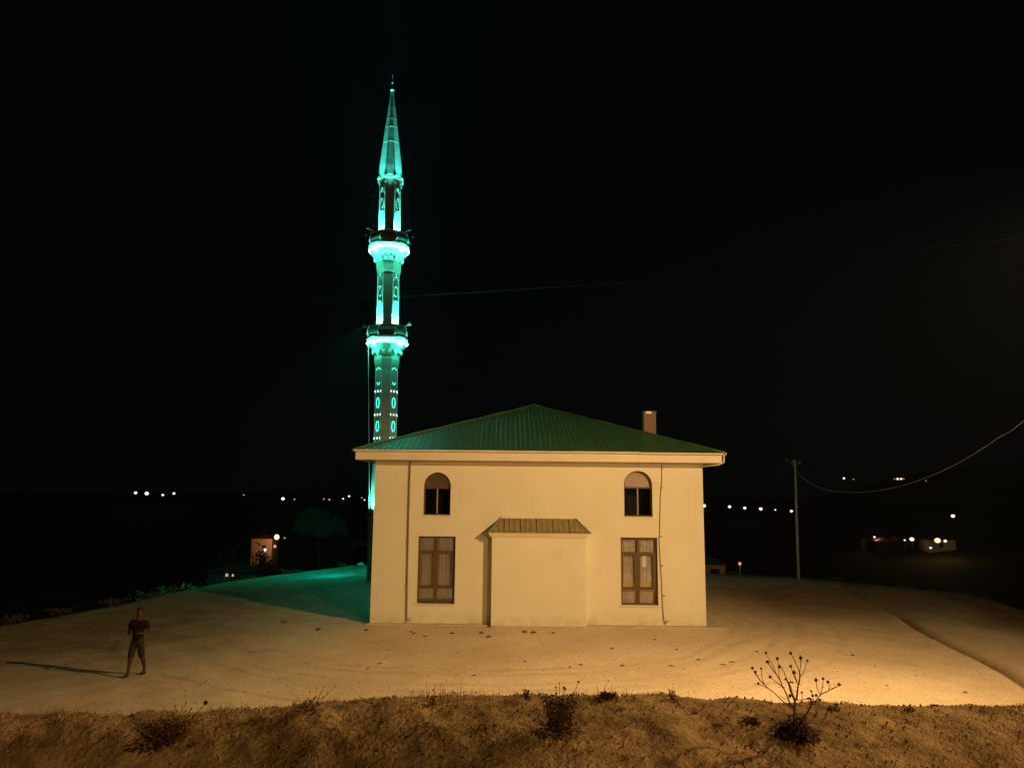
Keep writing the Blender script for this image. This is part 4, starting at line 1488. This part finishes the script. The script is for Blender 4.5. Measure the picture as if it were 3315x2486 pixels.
M['straw'] = mat('dry_straw', (0.78, 0.57, 0.27), 0.9, (0.40, 0.27, 0.11), 1.6, spec=0.1)
M['straw2'] = mat('brown_straw', (0.27, 0.16, 0.07), 0.9, (0.12, 0.068, 0.028), 3.5, spec=0.1)
grass(110000, (-5.0, 5.5), (3.9, 7.0), 0.005, 0.026, 'dry_grass', 'short dry straw-coloured grass covering the bank', M['straw'], lambda x, y: rng.random(len(x)) < 0.22 + 0.78 * sm(-2.6, 0.4, x) * (0.45 + 0.55 * sm(4.6, 5.7, y)))  # straw thinned to the left and front, lamp falloff put into the colour
grass(60000, (-5.0, 5.5), (3.9, 7.0), 0.006, 0.032, 'brown_grass', 'browner withered grass between the straw on the bank', M['straw2'], lambda x, y: (wav(x + 2, y, 1.3) > -0.1) | (x < -0.8))  # brown kept denser on the left to darken it like the falloff
grass(1300, (-4.5, 1.0), (6.0, 6.7), 0.04, 0.11, 'tall_grass', 'taller thin grass stalks along the crest of the bank', M['straw2'])
# crumbs of soil and leaves on the bank, too many to count
mb = MB()
for _ in range(2600):
    x, y = random.uniform(-4.6, 4.8), random.uniform(4.3, 6.6)
    z = bhz(x, y)
    r = random.uniform(0.005, 0.016)
    d = Vector((random.uniform(-1, 1), random.uniform(-1, 1), random.uniform(0, .6))).normalized() * r
    e = d.cross(Vector((0, 0, 1))).normalized() * r * .6
    p = Vector((x, y, z + 0.004))
    mb.add([p - d, p + e, p + d + Vector((0, 0, r * .6)), p - e, p + Vector((0, 0, r * 1.1))], [(0, 1, 4), (1, 2, 4), (2, 3, 4), (3, 0, 4)])
tag(mb.build('soil_crumbs', M['clod']), 'crumbs of soil and dead leaves between the grass on the bank', 'soil crumbs', kind='stuff')


# ------------------------------------------------------------------ thistles on the bank
def on_bank(px, py):
    """world point of the bank surface seen at this pixel"""
    v = cam_ray(px, py)
    y = 3.5
    while y < 9:
        p = (v.x * y, y, CAM_H + v.z * y)
        if p[2] <= bhz(p[0], y):
            return p
        y += 0.01
    return p


def spiky_head(mb, c, r, squash=0.8):
    c = Vector(c)
    mb.ball(c, r * 0.72, 8, 6, (1, 1, squash))
    for i in range(26):
        d = Vector((random.gauss(0, 1), random.gauss(0, 1), random.gauss(0.2, 0.8))).normalized()
        e = d.cross(Vector((0.3, 0.2, 1))).normalized() * r * 0.13
        mb.add([c + d * r * 0.4 - e, c + d * r * 0.4 + e, c + d * r * random.uniform(1.05, 1.45)], [(0, 1, 2)])


def withered(mb, n, w_, h_, cx=0, cz=0, ll=0.07):
    for i in range(n):
        a = random.uniform(0, 6.28)
        q = random.uniform(0.05, 1) ** 0.7
        p = Vector((cx + w_ / 2 * q * math.cos(a), w_ / 2 * q * math.sin(a), cz + h_ * random.uniform(0, 1) * (1 - 0.7 * q)))
        d = Vector((math.cos(a) + random.gauss(0, .4), math.sin(a) + random.gauss(0, .4), random.uniform(-0.5, 0.7))).normalized() * ll * random.uniform(.5, 1.2)
        s_ = d.cross(Vector((0, 0, 1))).normalized() * ll * 0.22
        k = Vector((0, 0, -ll * 0.25))
        mb.add([p, p + d * .4 + s_, p + d * .4 - s_, p + d * .8 + s_ * .6 + k * .4, p + d * .8 - s_ * .6 + k * .4, p + d + k], [(0, 1, 2), (1, 3, 4, 2), (3, 5, 4)])


P0 = on_bank(2580, 2378)
SCL = (Vector(P0) - Vector((0, 0, CAM_H))).dot(F_) / 2450 / 4.88
th = tag(empty('thistle', P0), 'tall branching dry thistle with many round seed heads right of the other bushes', 'thistle plant')


def tp(x, y, dep):
    return Vector(((x - 900) * SCL, dep, (1395 - y) * SCL * 1.02))


branches = [
    # (points, start radius, end radius, depth start/end, head radius)
    ([(900, 1400), (872, 1150), (885, 1000), (892, 870)], .0105, .0075, 0, 0, 0),
    ([(905, 1380), (1000, 1130), (1060, 1040), (1120, 900)], .0095, .0055, 0, -.05, 0),
    ([(1120, 900), (1105, 855), (1085, 825)], .005, .004, -.05, -.06, .011),
    ([(1120, 900), (1170, 850), (1240, 755), (1350, 690), (1470, 620), (1500, 585)], .0045, .0022, -.05, -.12, .0125),
    ([(1235, 755), (1215, 690), (1215, 565)], .0025, .002, -.07, -.03, .0135),
    ([(1243, 750), (1262, 620), (1250, 502)], .0025, .002, -.07, -.12, .0115),
    ([(1350, 690), (1368, 620), (1360, 568)], .0022, .002, -.1, -.08, .0125),
    ([(1200, 800), (1190, 780)], .002, .002, -.06, -.05, .012),
    ([(1150, 860), (1150, 800)], .002, .002, -.05, -.03, .011),
    ([(1150, 800), (1140, 735)], .0016, .0016, -.03, -.02, .0095),
    ([(872, 1030), (780, 960), (690, 890), (600, 800), (520, 745), (440, 670), (370, 590), (345, 515)], .0042, .0022, 0, .10, .0115),
    ([(355, 565), (320, 500), (300, 455)], .0022, .0018, .1, .1, .0115),
    ([(510, 745), (430, 710), (385, 690)], .002, .0016, .07, .1, .0105),
    ([(470, 690), (450, 600), (452, 500), (462, 475)], .0022, .0018, .08, .13, .010),
    ([(870, 1000), (795, 910), (745, 790), (700, 700), (660, 650), (640, 590), (580, 490), (490, 380), (420, 278)], .0055, .0026, 0, -.08, .014),
    ([(575, 480), (530, 340), (500, 270), (470, 187)], .0024, .0018, -.06, .02, .0105),
    ([(660, 655), (560, 590), (440, 492)], .0024, .0018, -.04, -.1, .0125),
    ([(648, 600), (645, 500), (665, 360), (675, 283)], .0024, .0018, -.04, .05, .0120),
    ([(662, 662), (610, 664), (570, 655)], .0018, .001, -.04, -.08, 0),
    ([(888, 880), (850, 780), (832, 680), (815, 630)], .0090, .0060, 0, .03, 0),
    ([(815, 630), (790, 540), (760, 450), (727, 422)], .0026, .002, .03, .08, .0130),
    ([(815, 630), (775, 590), (757, 568)], .002, .0016, .03, .0, .0090),
    ([(820, 640), (850, 630), (880, 632)], .0045, .002, .03, .02, .008),
    ([(915, 880), (950, 760), (980, 660), (1020, 570), (1030, 490)], .0065, .0036, 0, .06, 0),
    ([(1030, 490), (970, 360), (920, 260), (870, 190)], .003, .0022, .06, .02, .0125),
    ([(1030, 490), (1070, 400), (1090, 292)], .0026, .002, .06, .1, .0145),
    ([(1045, 560), (1120, 500), (1180, 420), (1230, 352)], .0024, .0018, .06, .14, .0110),
    ([(970, 620), (920, 540), (880, 462)], .0028, .0022, .04, -.02, .0145),
    ([(965, 640), (930, 520), (907, 415)], .0022, .0018, .04, .08, .0125),
    ([(970, 642), (935, 632), (905, 615)], .0018, .001, .04, .0, 0),
    ([(910, 880), (1000, 862), (1060, 830)], .003, .0026, 0, -.05, .010),
    ([(870, 745), (900, 750), (925, 745)], .0016, .001, .02, .0, 0),
    ([(990, 850), (990, 757)], .0018, .0016, -.03, -.02, .0095),
    ([(765, 880), (720, 860), (680, 830)], .003, .0012, .02, .05, 0),
    ([(800, 840), (790, 800)], .004, .003, -.02, -.03, .0125),
]
for pts, r0, r1, d0, d1, hr in branches:
    n = len(pts)
    P = [tp(x, y, d0 + (d1 - d0) * i / (n - 1)) for i, (x, y) in enumerate(pts)]
    Q = catmull(P, 3) if n > 2 else P
    r0, r1 = r0 * 1.05, r1 * 1.15
    k = len(Q)
    MB().tube(Q, [r0 + (r1 - r0) * i / (k - 1) for i in range(k)], 6).build('stem', M['thistle'], th, smooth=True)
    if hr:
        h = MB()
        spiky_head(h, P[-1], hr * 1.3)
        h.build('seed_head', M['thistle_head'], th)
mb = MB()
withered(mb, 420, 0.30, 0.085, 0, 0, 0.055)
withered(mb, 160, 0.16, 0.16, 0.0, 0.03, 0.05)
withered(mb, 60, 0.20, 0.10, -0.12, 0.0, 0.05)
mb.build('withered_leaves', M['thistle_leaf'], th)
mb = MB()
for pts, r0, r1, d0, d1, hr in branches:
    if r0 > .004:
        for i in range(14):
            f = random.random() * (len(pts) - 1)
            k = int(f)
            a = tp(*pts[k], d0).lerp(tp(*pts[k + 1], d1), f - k)
            d = Vector((random.gauss(0, 1), random.gauss(0, .8), random.uniform(-.3, .9))).normalized() * random.uniform(.008, .026)
            e = d.cross(Vector((0, 1, 0.2))).normalized() * .003
            mb.add([a - e, a + e, a + d], [(0, 1, 2)])
mb.build('dry_leaf_bits', M['thistle_leaf'], th)


def thistle_bush(px, py, w_, h_, heads, label, leafn, name='thistle', mtl='thistle', topw=1.0, thin=0.003, hs=0.011):
    P = on_bank(px, py)
    sc = (Vector(P) - Vector((0, 0, CAM_H))).dot(F_) / 2450
    root = tag(empty(name, P), label, 'thistle plant')
    st = MB()
    for i in range(46 if leafn > 100 else 12):
        a = random.uniform(0, 6.28)
        q = random.uniform(0.1, 1)
        tip = Vector((w_ / 2 * q * topw * math.cos(a), w_ / 2 * q * math.sin(a), h_ * random.uniform(0.55, 1.0)))
        st.tube([(0, 0, -0.01), tip * 0.5 + Vector((random.gauss(0, .01), 0, 0)), tip], [thin, thin * .8, thin * .4], 4)
    st.build('stem', M[mtl], root)
    mb = MB()
    for _ in range(leafn):
        t = random.uniform(0.05, 1)
        a = random.uniform(0, 6.28)
        q = math.sqrt(random.random()) * (0.55 + 0.45 * t)
        p = Vector((w_ / 2 * q * math.cos(a), w_ / 2 * q * math.sin(a), h_ * t * 0.95))
        d = Vector((random.gauss(0, 1), random.gauss(0, 1), random.gauss(.5, .8))).normalized() * random.uniform(.012, .035)
        e = d.cross(Vector((random.gauss(0, 1), 1, 0))).normalized() * random.uniform(.003, .007)
        mb.add([p - d * .5, p + e, p + d * .5, p - e], [(0, 1, 2, 3)])
    withered(mb, max(10, leafn // 6), w_ * 1.35, h_ * 0.3, -w_ * 0.1, 0, 0.05)
    mb.build('withered_leaves', M['thistle_leaf'], root)
    for hx, hy, hr in heads:
        c = Vector(((hx - px) * sc, random.uniform(-.05, .05), (py - hy) * sc))
        MB().tube([(c.x * 0.5, c.y * .5, c.z * 0.5), (c.x * .8, c.y * .8, c.z * .8), c], [thin * .8, thin * .6, thin * .5], 4).build('stem', M[mtl], root)
        h = MB()
        spiky_head(h, c, hs * hr)
        h.build('seed_head', M['thistle_head'], root)
    return root


thistle_bush(1812, 2368, 0.275, 0.245, [(1765, 2262, 1.2), (1800, 2233, .9), (1825, 2229, 1.2), (1830, 2236, 1.0), (1873, 2213, 1.0), (1768, 2250, .9), (1875, 2257, .9), (1812, 2220, .7), (1855, 2240, .6)], 'dense brown bushy thistle in the middle of the bank', 900)
thistle_bush(545, 2405, 0.34, 0.17, [(662, 2275, 2.1), (655, 2284, 1.5), (560, 2288, .8), (590, 2283, .8), (620, 2292, .9), (490, 2300, .7), (600, 2300, .9), (575, 2296, .7)], 'wide low dark thistle bush at the left of the bank with one big head', 900, topw=1.3)
thistle_bush(1010, 2300, 0.16, 0.10, [(940, 2238, .6), (1000, 2240, .7), (1020, 2232, .7), (1042, 2228, .7), (1055, 2246, .8), (1080, 2226, .6), (1015, 2262, 1.1), (1060, 2240, .6), (972, 2255, .6), (1030, 2250, .8), (1095, 2262, .5), (930, 2220, .5)], 'thin umbel thistle with tiny dots standing on the left crest', 60, thin=.0018, hs=.0095)
thistle_bush(1405, 2280, 0.10, 0.06, [(1378, 2216, .5), (1400, 2238, 1.0), (1430, 2232, .5), (1540, 2246, .9), (1455, 2240, .5)], 'small thin thistle on the crest left of the bushy one', 40, thin=.0016, hs=.0095)
thistle_bush(2176, 2262, 0.07, 0.07, [(2165, 2225, .5), (2180, 2216, .6), (2186, 2230, .5)], 'wispy little thistle on the crest between the two large ones', 30, thin=.0015, hs=.008)
thistle_bush(1702, 2262, 0.06, 0.08, [(1700, 2225, .5), (1712, 2238, .5)], 'wispy little thistle on the crest left of the bushy one', 40, thin=.0015, hs=.008)
thistle_bush(1968, 2264, 0.15, 0.055, [(1950, 2240, .6), (1985, 2236, .6)], 'low withered clump on the crest right of the bushy thistle', 260, thin=.002, hs=.008)
for px, py, w_, lab in ((2437, 2338, 0.11, 'dark curled dead plant left of the tall thistle'), (2700, 2295, 0.07, 'small dead plant on the crest right of the tall thistle'), (2320, 2350, 0.05, 'tiny dead tuft in the middle of the straw'), (2945, 2298, 0.06, 'small dead tuft on the right crest')):
    P = on_bank(px, py)
    root = tag(empty('dead_plant', P), lab, 'dead plant', 'dead plants on the bank')
    mb = MB()
    withered(mb, 60, w_, w_ * .5, 0, 0, w_ * .45)
    mb.build('withered_leaves', M['thistle_leaf'], root)


# ------------------------------------------------------------------ person
def skinned(name, chains, material, parent, subdiv=2):
    vs, es, rs, roots = [], [], [], []
    idx = {}
    for ch in chains:
        prev = None
        for j, (key, p, r) in enumerate(ch):
            if key in idx and key is not None:
                k = idx[key]
            else:
                k = len(vs)
                vs.append(p)
                rs.append(r if isinstance(r, tuple) else (r, r))
                if key is not None:
                    idx[key] = k
                if j == 0:
                    roots.append(k)
            if prev is not None:
                es.append((prev, k))
            prev = k
    me = bpy.data.meshes.new(name)
    me.from_pydata(vs, es, [])
    o = link(bpy.data.objects.new(name, me), parent)
    me.materials.append(material)
    md = o.modifiers.new('skin', 'SKIN')
    for i, sv in enumerate(me.skin_vertices[0].data):
        sv.radius = rs[i]
        sv.use_root = i in roots
    md.use_smooth_shade = True
    s_ = o.modifiers.new('sub', 'SUBSURF')
    s_.levels = s_.render_levels = subdiv
    return o


px_, py_ = -10.02, 21.2
person = tag(empty('person', (px_, py_, ghz(px_, py_))), 'person in dark shorts and dark shirt standing with feet apart on the left', 'person')
fl, fr = (-0.125, -0.16), (0.155, 0.18)
body = []
N = None
torso = [('pelvis', (0, 0, 0.93), (.105, .08)), ('waist', (0, 0, 1.08), (.105, .08)), ('chest', (0, 0.01, 1.28), (.155, .11)), ('neckb', (0, 0.0, 1.44), (.075, .07)), ('neck', (0, -0.005, 1.50), (.052, .055)), ('head1', (0, -0.01, 1.57), (.066, .078)), ('head2', (0, -0.01, 1.65), (.078, .092)), ('head3', (0, 0.0, 1.72), (.06, .07))]
body.append(torso)
for sx, (fx, fy), tag_ in ((-1, fl, 'l'), (1, fr, 'r')):
    body.append([('pelvis', 0, 0), ('hip' + tag_, (0.09 * sx, 0, 0.88), .095), ('knee' + tag_, (0.11 * sx + 0.2 * fx * .3, fy * .45 - .03, 0.49), .062), ('calf' + tag_, (fx * .9, fy * .75, 0.34), .058), ('ank' + tag_, (fx, fy, 0.09), .038), ('toe' + tag_, (fx * 1.08, fy - 0.15, 0.035), (.04, .03))])
    el = (0.275 * sx, 0.06, 1.12)
    wr = (0.17 * sx, -0.20, 1.11)
    pm = (0.115 * sx, -0.255, 1.12)
    body.append([('chest', 0, 0), ('sh' + tag_, (0.19 * sx, 0.0, 1.38), .065), ('el' + tag_, el, .043), ('wr' + tag_, wr, .028), ('pm' + tag_, pm, (.036, .02))])
    for f_ in range(4):
        z = 1.145 - 0.02 * f_
        L_ = (.030, .034, .031, .024)[f_]
        b_ = (pm[0] - 0.012 * sx, pm[1] - 0.012, z)
        body.append([(None, b_, .0095), (None, (b_[0] - L_ * sx, b_[1] - .014, z), .009), (None, (b_[0] - (L_ + .022) * sx, b_[1] + .004, z - .004), .0085), (None, (b_[0] - (L_ + .026) * sx, b_[1] + .024, z - .006), .0075)])
    body.append([(None, (pm[0] + .015 * sx, pm[1] + .01, 1.135), .011), (None, (pm[0] - .0 * sx, pm[1] - .012, 1.172), .0105), (None, (pm[0] - .022 * sx, pm[1] - .026, 1.19), .009)])
# nose and ears grow out of the head
body.append([(None, (0, -0.08, 1.645), .012), (None, (0, -0.112, 1.62), .013)])
for sx in (-1, 1):
    body.append([(None, (.07 * sx, .0, 1.65), .012), (None, (.088 * sx, .012, 1.635), .016)])
skinned('body', body, M['skin'], person)
for sx in (-1, 1):
    MB().ball((.030 * sx, -0.093, 1.657), .011, 8, 6).build('eye', M['hair'], person, smooth=True)
MB().ball((0, -0.094, 1.585), .012, 8, 5, (2.0, .6, .45)).build('mouth', M['shirt'], person, smooth=True)
sh = [[('z', (0, 0, 0.80), (.158, .125)), ('a', (0, 0, 0.93), (.15, .12)), ('b', (0, 0, 1.08), (.15, .115)), ('c', (0, 0.01, 1.28), (.178, .13)), ('d', (0, 0.0, 1.42), (.095, .085))]]
for sx, t in ((-1, 'l'), (1, 'r')):
    sh.append([('c', 0, 0), ('s' + t, (0.195 * sx, 0.0, 1.375), .082), ('e' + t, (0.25 * sx, 0.035, 1.22), .062)])
skinned('shirt', sh, M['shirt'], person)
so = [[('t', (0, 0, 1.04), (.14, .11)), ('a', (0, 0, 0.97), (.148, .118)), ('b', (0, 0, 0.90), (.145, .115))]]
for sx, (fx, fy), t in ((-1, fl, 'l'), (1, fr, 'r')):
    so.append([('b', 0, 0), ('s' + t, (0.09 * sx, 0, 0.83), .108), ('e' + t, (0.115 * sx, fy * .45 - .03, 0.44), .085)])
skinned('shorts', so, M['shorts'], person)
mb = MB()
mb.ball((0, 0.012, 1.70), .098, 14, 10, (.93, 1.05, .80))
mb.v = [(x, y if z > 1.69 else max(y, 0.0), z) for x, y, z in mb.v]
mb.build('hair', M['hair'], person, smooth=True)
for fx, fy in (fl, fr):
    MB().ball((fx * 1.04, fy - 0.06, 0.04), .1, 10, 6, (.48, 1.35, .45)).build('shoe', M['shoe'], person, smooth=True)


# ------------------------------------------------------------------ haze volume added to stand in for lens glare round the minaret
hz = MB().box(-1800, 1800, -400, 2200, -45, 60)
mt, nt, out = new_mat('glare_haze')
v = nt.nodes.new('ShaderNodeVolumePrincipled')
v.inputs['Color'].default_value = (0.8, 0.95, 0.95, 1)
v.inputs['Density'].default_value = 0.00010
nt.links.new(v.outputs[0], out.inputs['Volume'])
tag(hz.build('haze', mt), 'thin haze added for the lens glare', None, None, 'stuff')
